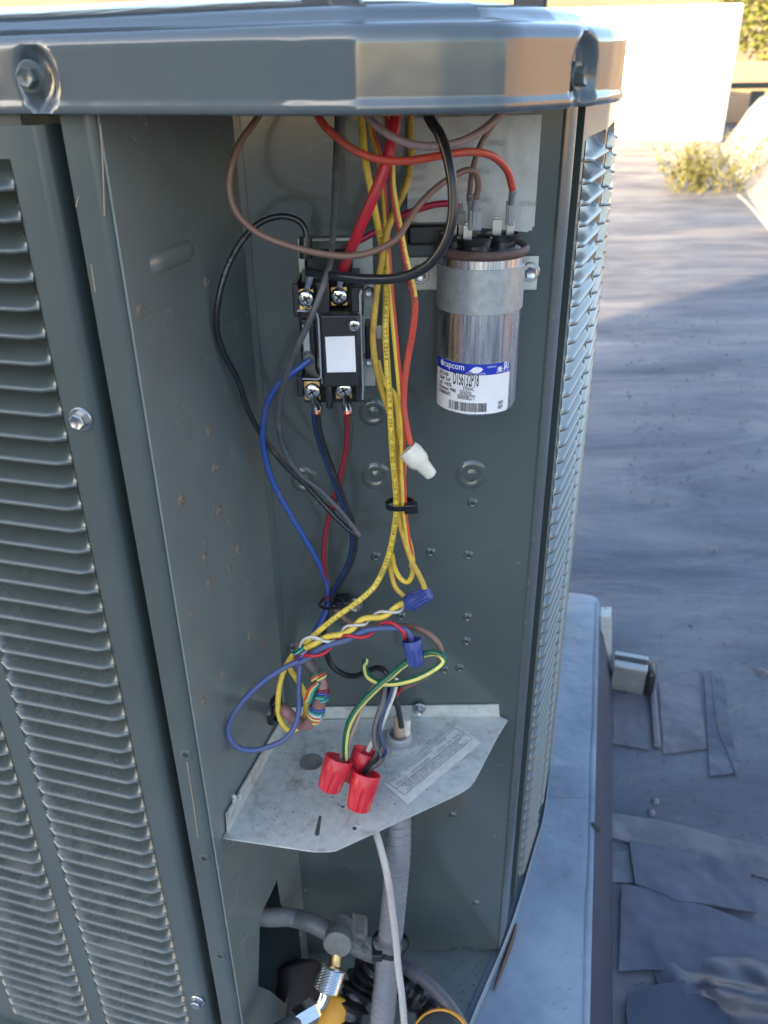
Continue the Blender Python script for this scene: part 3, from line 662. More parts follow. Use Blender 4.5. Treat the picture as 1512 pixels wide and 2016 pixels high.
def cdisc(x, zf, r0, r1, mb, n=18):
    t = th(x); z = zl0 + LH * zf; k = 1 / LR
    ro = [cyl(t + r1 * k * math.cos(2 * math.pi * i / n), z + r1 * math.sin(2 * math.pi * i / n), .0002) for i in range(n)]
    ri = [cyl(t + r0 * k * math.cos(2 * math.pi * i / n), z + r0 * math.sin(2 * math.pi * i / n), .0002) for i in range(n)]
    mb.rings([ro, ri])if r0 > 0 else mb.add(ro, [tuple(range(n))])
cdisc(866, .915, .0008, .0019, wt); cdisc(866, .915, 0, .00045, wt)
lf = [(-1, -.35), (-.7, -.15), (-.35, .55), (.1, .85), (.6, .75), (1, .25), (.75, -.35), (.3, -.75), (-.2, -.78), (-.6, -.45)]
wt.add([cyl(th(930) + u * .0044 / LR, zl0 + LH * .885 + v * .0024, .0002) for u, v in lf], [tuple(range(10))])
for k in range(4):
    a = math.pi * k / 4; t = th(980); z = zl0 + LH * .88; d = V(math.cos(a), math.sin(a), 0) * .0019; s = V(-math.sin(a), math.cos(a), 0) * .00028
    wt.add([cyl(t + (q.x) / LR, z + q.y, .0002) for q in (d + s, -d + s, -d - s, d - s)], [(0, 1, 2, 3)])
wt.build('white_print', M['white'], lbl, smooth=0)
ctext('D156132P18', 887.5, 937.5, .565, .0082, bk, bold=.012)
ctext('370VAC', 906, 929, .470, .0026, bk, bold=.01); ctext('50/60Hz', 900, 924, .385, .0026, bk, bold=.01); ctext('000008277', 896, 931, .285, .0031, bk, bold=.012)
for k, (s, x1) in enumerate((('STL5NB', 878), ('50uF  5uF', 882), ('-6  +6%', 884.5), ('Protected  P985', 893), ('P100000AFC', 883))): ctext(s, 862.5, x1, .685 - .095 * k, .0022, bk, bold=.02)
ctext('2071', 980, 991, .165, .0022, bk, bold=.02); ctext('0297', 980, 991, .075, .0022, bk, bold=.02)
rb = random.Random(5); x = 880.0
while x < 957:
    w_ = rb.choice((.7, .7, 1.4, 2.1)); t0, t1 = th(x), th(min(958, x + w_)); z0, z1 = zl0 + LH * .045, zl0 + LH * .225
    bk.add([cyl(t0, z0, .0002), cyl(t1, z0, .0002), cyl(t1, z1, .0002), cyl(t0, z1, .0002)], [(0, 1, 2, 3)]); x += w_ + rb.choice((.8, .8, 1.5))
bk.build('black_print', M['ink'], lbl, smooth=0)

# ================================================================== CONTACTOR
YF = .452
con = thing('contactor', 'black two pole contactor with silver screw terminals and small white sticker', 'contactor', at(655, 800, .49))
def pbox(x0, y0, x1, y1, yf, dp, mt, name, parent=con, bev=.0008, shear=0):
    a, c = at(x0, y0, yf), at(x1, y1, yf); m = at((x0 + x1) / 2, (y0 + y1) / 2, yf)
    b = MB(); b.box(V(m.x, yf + dp / 2, (a.z + c.z) / 2), abs(c.x - a.x), dp, abs(a.z - c.z)); return b.build(name, mt, parent, bevel=bev)
pbox(588, 470, 742, 760, BY - .006, .003, M['galv'], 'mounting_plate', bev=.0005)
base = pbox(586, 556, 716, 792, .476, .036, M['black'], 'base')
cover = pbox(629, 620, 713, 762, YF, .026, M['black'], 'cover', bev=.0014)
pbox(640, 755, 655, 806, .460, .012, M['black'], 'cover_tab', bev=.0012)
pbox(574, 560, 590, 624, .460, .030, M['black'], 'terminal_barrier'); pbox(622, 556, 650, 622, .458, .034, M['black'], 'terminal_barrier'); pbox(690, 566, 716, 622, .460, .03, M['black'], 'terminal_barrier')
pbox(583, 742, 598, 782, .462, .02, M['black'], 'terminal_barrier'); pbox(699, 752, 718, 792, .464, .02, M['black'], 'terminal_barrier')
pbox(598, 492, 694, 552, .486, .028, M['black'], 'arc_chamber', bev=.002)
pbox(590, 628, 626, 738, .474, .010, M['black'], 'coil_housing', bev=.0015)
pbox(594, 640, 612, 704, .4715, .004, M['strap'], 'coil_bracket', bev=.0005)
pbox(718, 645, 730, 708, .480, .020, M['blackgl'], 'side_block')
# edge-on steel plates
def ribbon(px, yf, dp, mt, name, th_=.0006):
    P = [at(x, y, yf) for x, y in px]; b = MB(); L_ = []
    for i, p in enumerate(P):
        t = (P[min(i + 1, len(P) - 1)] - P[max(0, i - 1)]).normalized(); n_ = t.cross(V(0, 1, 0)).normalized() * th_
        L_.append((p - n_, p + n_))
    rs = [[a, a + V(0, dp, 0), c + V(0, dp, 0), c] for a, c in L_]; b.rings(rs); return b.build(name, mt, con, smooth=50)
ribbon([(585, 612), (618, 613), (624, 617), (627, 630), (632, 735), (632, 743), (626, 747), (596, 746)], .4585, .016, M['steel'], 'side_plate', .0005)
ribbon([(711, 572), (709, 582), (710, 640), (712, 700), (715, 760), (714, 787)], .4585, .016, M['steel'], 'side_plate', .0006)
# terminals
for (x, y, up) in ((603, 587, 1), (668, 583, 1), (615, 769, -1), (677, 766, -1)):
    yf = .4640
    tp = pbox(x - 18, y - 18, x + 17, y + 19, yf, .002, M['brass'], 'terminal_plate', bev=.0004)
    o = at(x, y, yf - .0003); b = MB()
    b.lathe([(0, .0049), (.0012, .0050), (.0022, .0047), (.0030, .0036), (.0033, .0012), (.0030, .0001)], o, FB, 22); sc_ = b.build('terminal_screw', M['steel'], tp, smooth=60)
    b = MB()
    a_ = R(28 if x % 2 else 50)
    for a in (a_, a_ + math.pi / 2): b.box(o + V(0, -.0031, 0), .0052, .0006, .0010, (V(math.cos(a), 0, math.sin(a)), V(0, 1, 0), V(-math.sin(a), 0, math.cos(a))))
    b.build('cross_slot', M['hole'], sc_)
    q0, q1, Yl = {603: ((606, 566), (613, 540), .468), 668: ((669, 563), (671, 543), .468), 615: ((618, 782), (626, 812), .456), 677: ((680, 780), (686, 812), .456)}[x]
    A, B_ = at(*q0, .4625), at(*q1, Yl if up < 0 else .462)
    b = MB(); b.tube([A, A.lerp(B_, .3), A.lerp(B_, .45), B_], lambda t: .0030 if t > .4 else .0026, 12); lug = b.build('ring_lug', M['steel'], tp, smooth=60)
    b = MB(); b.tube([B_, B_ + (B_ - A).normalized() * .0016], .0022, 8); b.build('copper_end', M['copper'], lug)
for (x, y, s) in ((697, 640, .68), (643, 748, .68)):
    o = at(x, y, YF - .0004 if y < 700 else .4595); b = MB(); b.lathe([(0, .0034), (.0012, .0033), (.0018, .0022), (.0015, .0002)], o, FB, 18); s_ = b.build('cover_screw', M['steel'], con, smooth=60)
    b = MB()
    for a in (R(10), R(100)): b.box(o + V(0, -.0018, 0), .0034, .0004, .0007, (V(math.cos(a), 0, math.sin(a)), V(0, 1, 0), V(-math.sin(a), 0, math.cos(a))))
    b.build('cross_slot', M['hole'], s_)
st = [at(*q, YF - .0003) for q in ((640, 663), (698, 661.5), (701, 732), (644, 733))]
b = MB(); b.prism(st, (0, -.0002, 0)); b.build('blank_sticker', M['white'], con, smooth=0)
hexbolt(at(729, 572, BY - .006), FB, .82, 'bolt', con); hexbolt(at(730, 707, BY - .006), FB, .82, 'bolt', con)
o = at(607, 701, .472); b = MB(); b.lathe([(-.003, .0034), (.003, .0034), (.0036, .002)], o, V(.2, -1, -.3), 14); b.build('coil_terminal', M['valve'], con)
# right coil tab with crimped sleeve
A = at(747, 640, .478); B_ = at(746, 668, .476); C_ = at(743, 708, .474)
b = MB(); b.box((A + B_) / 2, .0030, .0012, (A - B_).length); b.build('coil_tab', M['zinc'], con)
b = MB(); b.tube([B_, B_.lerp(C_, .4), B_.lerp(C_, .6), C_], lambda t: .0036 - .0006 * math.sin(t * 9), 10, squash=.7); b.build('crimped_sleeve', M['dsheath'], con)

# ================================================================== WIRES
PATH = {}
GW = 'wires in the electrical box'
def wire(key, name, pts, r, mt, label, n=9, cap=True, group=GW, cat='wire', smoothn=8):
    P = spline([at(*p) for p in pts], smoothn); PATH[key] = P; r0_ = r
    if cat == 'wire': r = (lambda t: r0_(t) * .85) if callable(r0_) else r0_ * .85
    b = MB(); b.tube(P, r, n); o = b.build(name, M[mt], None, smooth=70); return tag(o, label, cat, group)
def along(P, s):                              # point, tangent at arc length s
    for a, c in zip(P, P[1:]):
        L_ = (c - a).length
        if s <= L_: return a.lerp(c, s / max(L_, 1e-9)), (c - a).normalized()
        s -= L_
    return P[-1], (P[-1] - P[-2]).normalized()
def plen(P): return sum((c - a).length for a, c in zip(P, P[1:]))
def side_stripe(P, r0_, ang, wdt, mt, name, parent, twist=0):      # coloured stripe lying on a wire
    rs = []; r = r0_ * .85
    for i, p in enumerate(P):
        t = (P[min(i + 1, len(P) - 1)] - P[max(i - 1, 0)]).normalized(); N = V(0, -1, 0); N = (N - t * N.dot(t)).normalized(); B = t.cross(N); a0 = ang + twist * i
        rs.append([p + (N * math.cos(a0 + q * wdt) + B * math.sin(a0 + q * wdt)) * (r + .0001) for q in (-1, -.5, 0, .5, 1)])
    b = MB(); b.rings(rs, closed=False); return b.build(name, M[mt], parent, smooth=80)
def wire_text(P, r0_, s, s0, hgt, mt, parent, flip=False, upto=None):
    r = r0_ * .85; b = MB(); x = s0; Lm = upto or plen(P)
    for ch in s:
        if ch == ' ': x += hgt * .62; continue
        vt, ft = text2d(ch, hgt / .72); a = min(p.x for p in vt); wd = max(p.x for p in vt) - a
        if x + wd > Lm: break
        o_ = []
        for p in vt:
            c, t = along(P, x + (p.x - a)); N = V(0, -1, 0); N = (N - t * N.dot(t)).normalized(); B = t.cross(N)
            if not flip: B = -B
            ph = (p.y - hgt * .45) / r; o_.append(c + (N * math.cos(ph) + B * math.sin(ph)) * (r + .00012))
        b.add(o_, ft); x += wd + hgt * .30
    if b.v: return b.build('printed_text', M[mt], parent, smooth=0)

# loops hanging from under the cap
wire('brown', 'looped_wire', [(560, 150, .47), (505, 235, .455), (473, 280, .447), (455, 330, .442), (452, 380, .440), (470, 425, .438), (515, 463, .436), (590, 490, .434), (660, 503, .433), (700, 503, .434), (742, 492, .437), (783, 467, .442), (819, 411, .450), (856, 372, .457), (894, 346, .463), (920, 335, .468), (936, 341, .472), (942, 362, .475), (938, 392, .477)], .0020, 'brown', 'brown wire in a wide loop from under the cap to the front capacitor terminal')
wire('orange', 'feed_wire', [(560, 120, .47), (628, 232, .445), (650, 258, .440), (690, 291, .434), (740, 312, .432), (800, 317, .434), (870, 306, .440), (925, 299, .450), (968, 307, .460), (998, 335, .470), (1009, 372, .478)], .0023, 'orange', 'orange red wire arching over to the right capacitor terminal')
wire('red', 'feed_wire', [(785, 120, .46), (778, 232, .445), (768, 292, .440), (752, 345, .438), (730, 400, .438), (706, 455, .442), (686, 505, .450), (672, 538, .460)], lambda t: .0034 - .0002 * t, 'red', 'thick bright red wire dropping from the cap to the right top contactor screw')
wire('crim', 'jumper_wire', [(662, 500, .492), (690, 483, .495), (740, 456, .497), (795, 423, .497), (850, 404, .494), (890, 401, .492), (905, 408, .495)], .0022, 'magenta', 'crimson wire running level behind the loops from contactor to left capacitor terminal')
wire('mauve', 'looped_wire', [(690, 180, .45), (726, 232, .436), (758, 260, .431), (800, 281, .430), (850, 288, .432), (900, 281, .438), (945, 260, .446), (990, 222, .455)], .0023, 'mauve', 'pale mauve wire sagging just below the cap above the label')
wire('mauved', 'looped_wire', [(1010, 190, .49), (978, 235, .49), (955, 268, .488), (938, 305, .486), (928, 350, .486), (924, 395, .487)], .0018, 'brown', 'short grey brown wire dropping to a capacitor terminal behind the brown loop')
wire('black1', 'feed_wire', [(815, 150, .45), (845, 232, .440), (866, 266, .434), (882, 315, .430), (891, 370, .427), (890, 430, .425), (874, 482, .425), (840, 524, .427), (790, 546, .431), (730, 550, .436), (665, 544, .442), (606, 535, .456)], .0031, 'blackw', 'thick glossy black wire looping past the capacitor to the left top contactor screw')
wire('black2', 'control_wire', [(668, 150, .49), (665, 235, .485), (662, 310, .478), (659, 400, .468), (655, 470, .458), (649, 520, .448), (633, 572, .440), (610, 630, .437), (585, 685, .440), (564, 735, .448), (552, 785, .458), (549, 835, .468), (559, 881, .475), (588, 931, .480), (631, 966, .482), (671, 1007, .482), (708, 1055, .482)], .0021, 'greyw', 'dusty black wire hanging straight down across the contactor to a cut end')
w8 = wire('black3', 'control_wire', [(603, 505, .480), (603, 475, .480), (601, 452, .481), (585, 433, .482), (550, 426, .482), (510, 440, .480), (475, 476, .476), (447, 528, .470), (430, 590, .466), (427, 650, .466), (443, 700, .470), (469, 750, .476), (489, 809, .482), (519, 862, .486), (559, 914, .488), (598, 951, .488), (638, 994, .486), (664, 1022, .484), (688, 1044, .483), (708, 1055, .483)], .0021, 'blackw', 'black wire with white print arching out left from the contactor and down')
wire_text(PATH['black3'], .0021, 'E204896   18 AWG  SL', .055, .0016, 'greyink', w8, flip=True)
b = MB(); b.tube([at(602, 508, .480), at(602, 486, .480), at(602, 468, .481)], .0037, 10); b.build('heat_shrink_sleeve', M['blackw'], w8)
wire('blue1', 'control_wire', [(611, 708, .468), (579, 732, .466), (549, 756, .468), (527, 792, .475), (519, 832, .481), (518, 875, .485), (532, 934, .488), (555, 984, .49), (582, 1030, .491), (612, 1080, .492), (633, 1120, .494), (644, 1155, .497), (645, 1187, .499), (637, 1213, .492), (622, 1240, .480), (604, 1275, .466)], .0023, 'blue', 'bright blue wire bowing left from the contactor coil down to the wall clip')
wB = wire('twinb', 'lead_pair', [(625, 812, .456), (629, 848, .466), (641, 888, .474), (658, 934, .480), (674, 977, .483), (691, 1020, .484), (699, 1057, .485), (696, 1093, .487), (681, 1129, .491), (664, 1157, .496), (652, 1180, .499), (645, 1205, .498)], .0022, 'blackw', 'black and dark blue lead pair under the left bottom contactor screw')
def twin(key, dx, r, mt, parent, name):
    P = [p + V(dx, -.0004, 0) for p in PATH[key]]; b = MB(); b.tube(P, r, 8); return b.build(name, M[mt], parent, smooth=70)
twin('twinb', -.0021, .0015, 'navy', wB, 'blue_strand')
wR = wire('twinr', 'lead_pair', [(687, 812, .456), (689, 848, .468), (685, 888, .476), (672, 948, .484), (660, 987, .488), (648, 1034, .491), (642, 1080, .493), (643, 1120, .495), (648, 1152, .498), (651, 1180, .500)], .0021, 'dsheath', 'dark brown and red lead pair under the right bottom contactor screw')
twin('twinr', .0, .0016, 'dred', wR, 'red_strand')
for v in wR.children[0].data.vertices: v.co += Vector((-.0016, -.0008, 0))
# yellow bundle
WY = [(698, 100, .49), (711, 231, .480), (717, 299, .474), (727, 359, .470), (740, 425, .470), (749, 470, .472), (757, 530, .474), (760, 590, .472), (759, 650, .468), (762, 716, .464), (767, 782, .462), (770, 848, .462), (774, 908, .464), (779, 964, .466), (780, 1007, .467), (775, 1047, .468), (767, 1086, .468), (754, 1123, .466), (734, 1158, .462), (698, 1189, .456), (665, 1212, .452), (635, 1236, .450), (612, 1256, .450), (592, 1278, .452)]
wy = wire('yel1', 'control_wire', WY, .0023, 'yellow', 'long printed bright yellow wire running straight down the middle of the box')
PY = PATH['yel1']; PYr = PY[::-1]
wire_text(PYr, .0023, 'E131514 G  AWM STYLE 1015 105C 600V OR 1011 80C 600V OR 1015 105C 1000V OR 1230 105C 600V 18 AWG VW-1 LL84983 CSA TEW 600V 105C 18 AWG TEW', .028, .0023, 'ink', wy, flip=False, upto=plen(PY) - .06)
wire('yel2', 'control_wire', [(812, 120, .50), (808, 231, .497), (809, 299, .492), (804, 349, .486), (793, 382, .480), (777, 415, .474), (764, 451, .469), (757, 481, .467), (750, 524, .466), (744, 557, .465), (738, 613, .462), (734, 663, .461), (737, 700, .461), (744, 738, .463), (753, 772, .466), (766, 810, .469), (777, 850, .471), (784, 898, .471), (786, 948, .470), (785, 1000, .469), (789, 1035, .468), (798, 1067, .467), (811, 1106, .465), (824, 1130, .462), (835, 1155, .460), (838, 1176, .461), (833, 1188, .466)], .0022, 'yellowd', 'dirty stained yellow wire crossing the bundle and ending in the upper blue nut')
wire('yel3', 'control_wire', [(743, 705, .474), (745, 718, .472), (751, 741, .468), (762, 760, .466), (775, 775, .466), (782, 805, .467), (786, 848, .468), (792, 881, .468), (795, 905, .469), (794, 948, .470), (793, 1000, .470), (800, 1045, .470), (809, 1080, .470), (813, 1113, .470), (810, 1136, .470), (801, 1146, .471), (788, 1138, .473), (777, 1118, .474), (771, 1090, .474)], .0020, 'yellow', 'yellow wire from the right coil tab ending in a small loop below the tie')
wO = wire('redy', 'control_wire', [(715, 120, .50), (731, 253, .492), (744, 296, .486), (754, 365, .480), (760, 431, .475), (764, 498, .470), (768, 551, .466), (775, 630, .463), (781, 696, .461), (787, 759, .460), (792, 832, .461), (793, 914, .463), (795, 964, .464), (797, 1007, .465), (803, 1057, .467), (809, 1090, .469), (811, 1115, .472)], .0021, 'orange', 'red wire with yellow stripe in the middle of the bundle')
side_stripe(PATH['redy'], .0021, R(35), R(38), 'yellow', 'yellow_stripe', wO)
wo2 = wire('ora2', 'control_wire', [(745, 140, .48), (765, 240, .47), (770, 316, .463), (772, 365, .460), (780, 415, .458), (787, 451, .456), (794, 490, .455), (803, 531, .453), (813, 570, .452), (817, 607, .452), (812, 656, .452), (805, 693, .453), (797, 749, .455), (795, 799, .457), (800, 835, .458), (808, 874, .457)], .0022, 'orange', 'orange wire on the right edge of the bundle ending in the white crimp cap')
wire_text(PATH['ora2'], .0022, 'STYLE 1015 105C 600V OR 1011 80C 600V OR 1230 105C', .075, .0017, 'dred', wo2, flip=True)
side_stripe(PATH['ora2'][: len(PATH['ora2']) // 2 + 8], .0022, R(-42), R(34), 'yellow', 'yellow_stripe', wo2)
wire('yel5', 'control_wire', [(785, 985, .473), (775, 1047, .474), (768, 1100, .474), (771, 1133, .472), (780, 1158, .468), (797, 1175, .464)], .0020, 'yellowd', 'short stained yellow wire between the tie and the left side of the upper blue nut')
# crimp cap
b = MB(); A, B_ = at(803, 884, .456), at(852, 938, .452); D_ = (B_ - A); L_ = D_.length
b.lathe([(0, .0062), (.003, .0071), (L_ * .42, .0068), (L_ * .52, .0058), (L_ * .58, .0048), (L_ * .9, .0040), (L_ * .97, .0034), (L_, .0018)], A, D_, 20)
tag(b.build('crimp_connector', M['nylon'], smooth=50), 'white translucent crimp cap on the end of the orange wire', 'connector')
# cable tie on the bundle
def cable_tie(c, axis, rx, ry, w_, label, hd, name='cable_tie'):
    t = axis.normalized(); N = V(0, -1, 0); N = (N - t * N.dot(t)).normalized(); B = t.cross(N); rs = []
    for k in range(28):
        a = 2 * math.pi * k / 28; q = B * math.cos(a) * rx + N * math.sin(a) * ry; o = (B * math.cos(a) + N * math.sin(a)).normalized() * .0007
        rs.append([c + q - t * w_, c + q + o - t * w_, c + q + o + t * w_, c + q + t * w_])
    b = MB(); rs.append(rs[0]); b.rings(rs, True, False, False); o = b.build(name, M['blackgl'], smooth=40); tag(o, label, 'cable tie')
    hp = c + B * hd[0] + N * hd[1]; b = MB(); b.box(hp, .0085, .0055, .0065, (B, N, t)); b.box(hp + B * .0055, .004, .0014, w_ * 1.7, (B, N, t)); b.build('tie_head', M['blackgl'], o, bevel=.0008); return o
cable_tie(at(787, 992, .468), V(.05, 0, -1), .0085, .0068, .0016, 'small black cable tie around the yellow wire bundle', (-.0068, .0062))

# wall clip
cl = thing('wall_clip', 'black loop clip screwed to the box wall holding the lead pairs', 'clip', at(670, 1190, BY))
b = MB(); c = at(652, 1187, .499); P = [c + V(.0085 * math.cos(a), .010 * math.sin(a) , -.0025 * math.cos(a) * 0 - .002 * math.sin(a)) for a in [2 * math.pi * k / 20 for k in range(21)]]
b.tube(P, .0012, 8); b.build('loop', M['blackgl'], cl)
b = MB(); b.box(at(673, 1188, BY - .008), .014, .012, .010); b.build('clip_body', M['black'], cl, bevel=.0015)
hexbolt(at(699, 1190, BY - .006), FB, .9, 'bolt', cl)

# ---- lower tangle
def twisted(P, off, turns, ph): 
    out = []; L_ = plen(P); s = 0
    for i, p in enumerate(P):
        if i: s += (p - P[i - 1]).length
        t = (P[min(i + 1, len(P) - 1)] - P[max(i - 1, 0)]).normalized(); N = V(0, -1, 0); N = (N - t * N.dot(t)).normalized(); B = t.cross(N); a = ph + 2 * math.pi * turns * s / L_
        out.append(p + (N * math.cos(a) + B * math.sin(a)) * off)
    return out
def twpair(pts, mats, labels, r, off, turns):
    C_ = spline([at(*p) for p in pts], 12)
    for k in (0, 1):
        b = MB(); b.tube(twisted(C_, off[k], turns, math.pi * k), r[k], 8); tag(b.build('twisted_wire', M[mats[k]], smooth=70), labels[k], 'wire', GW)
twpair([(805, 1186, .463), (792, 1190, .461), (776, 1200, .459), (757, 1211, .457), (734, 1216, .455), (711, 1223, .452), (691, 1238, .450), (668, 1250, .448), (640, 1257, .447), (617, 1266, .447), (600, 1277, .449)], ('yellow', 'whitew'), ('yellow wire twisted with a white one, from upper blue nut to the wrapped sheath', 'thin white wire twisted around the yellow one below the upper blue nut'), (.0021, .0010), (.0008, .0030), 3.2)
twpair([(812, 1268, .452), (806, 1256, .450), (798, 1243, .449), (781, 1236, .449), (757, 1234, .449), (727, 1242, .448), (694, 1254, .446), (660, 1265, .445), (634, 1279, .444), (608, 1293, .444), (582, 1305, .444)], ('blued', 'red'), ('dull blue wire twisted with red, from lower blue nut to the left', 'thin red wire twisted around the dull blue one at the lower blue nut'), (.0020, .0012), (.0009, .0028), 3.0)
wire('bloop', 'looped_wire', [(588, 1302, .443), (559, 1315, .440), (519, 1341, .434), (480, 1378, .428), (455, 1415, .424), (450, 1446, .422), (466, 1470, .421), (496, 1477, .421), (529, 1470, .422), (559, 1456, .424), (579, 1432, .428), (588, 1398, .434), (589, 1348, .440), (590, 1308, .444)], .0022, 'blued', 'large dull blue wire loop hanging at lower left over the plate edge')
wire('yloop', 'looped_wire', [(590, 1278, .452), (579, 1287, .452), (562, 1313, .450), (551, 1348, .446), (547, 1388, .442), (551, 1414, .440), (562, 1433, .439), (576, 1438, .440), (592, 1426, .442), (602, 1398, .446), (600, 1365, .449), (585, 1338, .451), (570, 1314, .452), (575, 1295, .453)], .0023, 'yellow', 'yellow wire loop hanging inside the large blue loop')
# dark hole grommet on the left wall and the thermostat sheath
gp = onlw(536, 1397); b = MB(); b.lathe([(-.004, .0118), (.003, .0118), (.0042, .0105), (.0042, .0082), (.0005, .0078), (0, .0002)], gp, NL, 24)
tag(b.build('grommet', M['blackgl'], smooth=50), 'black rubber grommet in the left box wall', 'grommet')
SHP = [gp - NL * .01, gp + NL * .004] + [at(*p) for p in ((556, 1396, .446), (578, 1415, .440), (600, 1427, .436), (617, 1413, .434), (628, 1386, .434), (633, 1358, .436), (629, 1338, .439), (617, 1318, .443), (603, 1300, .446), (590, 1280, .449), (584, 1266, .452))]
sh = thing('thermostat_cable', 'pinkish brown sheathed cable curling out of the wall grommet with coloured strands wrapped round it', 'cable', gp)
SP_ = spline(SHP, 8); kk = int(len(SP_) * .66)
b = MB(); b.tube(SP_[:kk + 1], .0043, 12); b.build('outer_sheath', M['sheath'], sh, smooth=70)
b = MB(); b.tube(SP_[kk:], lambda t: .0042 - .0012 * t, 12); b.build('inner_core', M['dsheath'], sh, smooth=70)
Ltot = plen(SP_)
def wrap(s0, turns, order):
    n_ = len(order)
    for k, m_ in enumerate(order):
        pts = []
        for i in range(int(turns * 14) + 1):
            a = 2 * math.pi * i / 14; s = s0 + (k + a / (2 * math.pi) * n_ * .35) * .00155
            p, t = along(SP_, s); N = V(0, -1, 0); N = (N - t * N.dot(t)).normalized(); B = t.cross(N); a2 = a + .15 * k
            pts.append(p + (N * math.cos(a2) + B * math.sin(a2)) * .0050)
        b = MB(); b.tube(pts, .00085, 6); b.build('wrapped_strand', M[m_], sh, smooth=70)
wrap(Ltot * .665, 1.1, ('limey', 'orange', 'whitew', 'teal', 'green', 'blue'))
wrap(Ltot * .765, 1.1, ('teal', 'green', 'blue', 'dred'))
wrap(Ltot * .84, 1.1, ('limey', 'orange', 'green'))
wrap(Ltot * .94, 1.2, ('blue', 'dred', 'teal', 'green'))
for k, (m_, dx) in enumerate((('teal', 0), ('limey', -5), ('orange', -10), ('green', 4))):
    b = MB(); b.tube(spline([at(628 + dx * .3, 1345, .430), at(618 + dx, 1358, .430), at(612 + dx, 1375, .431), at(608 + dx * .9, 1384 - k * 3, .432)], 5), .00095, 6); b.build('loose_strand', M[m_], sh, smooth=70)
wire('wht', 'bonding_wire', [(632, 1259, .443), (615, 1254, .442), (602, 1257, .442), (594, 1264, .443), (590, 1273, .446)], .0011, 'whitew', 'short white strand arching over the top of the wrapped sheath')
# sensor lead, black lead
wire('sens', 'sensor_lead', [(655, 1195, .499), (666, 1206, .496), (684, 1222, .492), (711, 1232, .486), (750, 1236, .478), (794, 1232, .470), (827, 1239, .462), (853, 1255, .456), (868, 1279, .452), (866, 1302, .452), (845, 1328, .456), (812, 1345, .460), (786, 1358, .464), (776, 1372, .466)], .0025, 'brown', 'brownish wire making a wide arc to the right behind both blue nuts')
wire('blk4', 'power_lead', [(645, 1200, .499), (638, 1242, .496), (643, 1285, .494), (655, 1312, .492), (678, 1328, .488), (701, 1331, .484), (722, 1322, .478), (745, 1315, .470), (760, 1324, .464), (771, 1342, .462), (777, 1372, .464), (785, 1400, .468), (790, 1430, .472)], .0026, 'blackw', 'thick black lead curving under the wall clip into the conduit connector')
wG = wire('grn', 'ground_wire', [(719, 1300, .466), (718, 1315, .460), (727, 1334, .452), (751, 1345, .446), (784, 1345, .440), (823, 1335, .436), (856, 1318, .435), (873, 1302, .437), (866, 1288, .441), (846, 1285, .445), (817, 1295, .447), (790, 1312, .447), (770, 1330, .446), (744, 1352, .443), (718, 1378, .440), (698, 1403, .437), (685, 1431, .434), (680, 1464, .431), (680, 1494, .430)], .0027, 'green', 'green ground wire with yellow stripe looping into the left red nut')
side_stripe(PATH['grn'], .0027, R(-25), R(26), 'limey', 'yellow_stripe', wG)
wire('brn2', 'power_lead', [(742, 1345, .456), (734, 1354, .450), (718, 1383, .444), (704, 1417, .439), (690, 1450, .435), (672, 1490, .431)], .0018, 'tanw', 'thin tan brown wire beside the green one entering the left red nut')
wire('gry1', 'power_lead', [(765, 1330, .456), (757, 1352, .450), (754, 1381, .444), (745, 1408, .439), (738, 1437, .434), (739, 1464, .430), (748, 1480, .428), (752, 1492, .427), (744, 1503, .427), (730, 1510, .427), (722, 1520, .428)], .0027, 'greyw', 'dusty black lead bending round into the front red nut')
wire('blk5', 'power_lead', [(775, 1340, .456), (763, 1372, .448), (752, 1405, .442), (745, 1435, .436), (746, 1460, .431), (742, 1484, .427), (732, 1500, .426), (716, 1520, .427)], .0024, 'blackw', 'black lead behind the dusty one entering the front red nut')
wire('nvy', 'power_lead', [(772, 1345, .452), (767, 1372, .446), (755, 1402, .440), (748, 1432, .433), (752, 1458, .428), (758, 1474, .425), (757, 1486, .425), (748, 1491, .427)], .0015, 'navy', 'dark blue wire curving beside the dusty black lead at the red nuts')
wire('wht2', 'power_lead', [(780, 1335, .458), (777, 1360, .452), (768, 1385, .447), (759, 1408, .443), (749, 1434, .440), (735, 1457, .438), (724, 1478, .437)], .0019, 'whitew', 'white lead entering the middle red nut')
wire('red2', 'power_lead', [(812, 1343, .464), (798, 1352, .462), (786, 1360, .463), (778, 1374, .466)], .0017, 'red', 'short red lead at the back of the green loop')
# spade ends on the capacitor wires
def fork(p0, p1, p2, wd, lab):
    b = MB(); A, B_, C_ = at(*p0), at(*p1), at(*p2); b.tube([A, A.lerp(B_, .5), B_], lambda t: .0021 - .0003 * t, 10); b.box((B_ + C_) / 2, wd, .003, (B_ - C_).length + .001); b.box((B_ + C_) / 2 + V(0, -.0018, 0), wd * .55, .0008, (B_ - C_).length * .9)
    tag(b.build('spade_connector', M['greyplas'], bevel=.0004), lab, 'connector', 'spade connectors on the capacitor')
fork((938, 383, .477), (934, 415, .480), (937, 450, .482), .0068, 'grey spade connector on the brown wire at the front capacitor cup')
fork((1010, 372, .478), (1006, 400, .489), (1003, 440, .493), .0048, 'spade connector on the orange wire at the right capacitor cup')
fork((924, 382, .487), (927, 405, .489), (929, 440, .490), .0040, 'thin spade connector just left of the brown wire connector')
fork((905, 402, .494), (907, 418, .495), (908, 440, .496), .0052, 'spade connector on the crimson wire at the left capacitor cup')
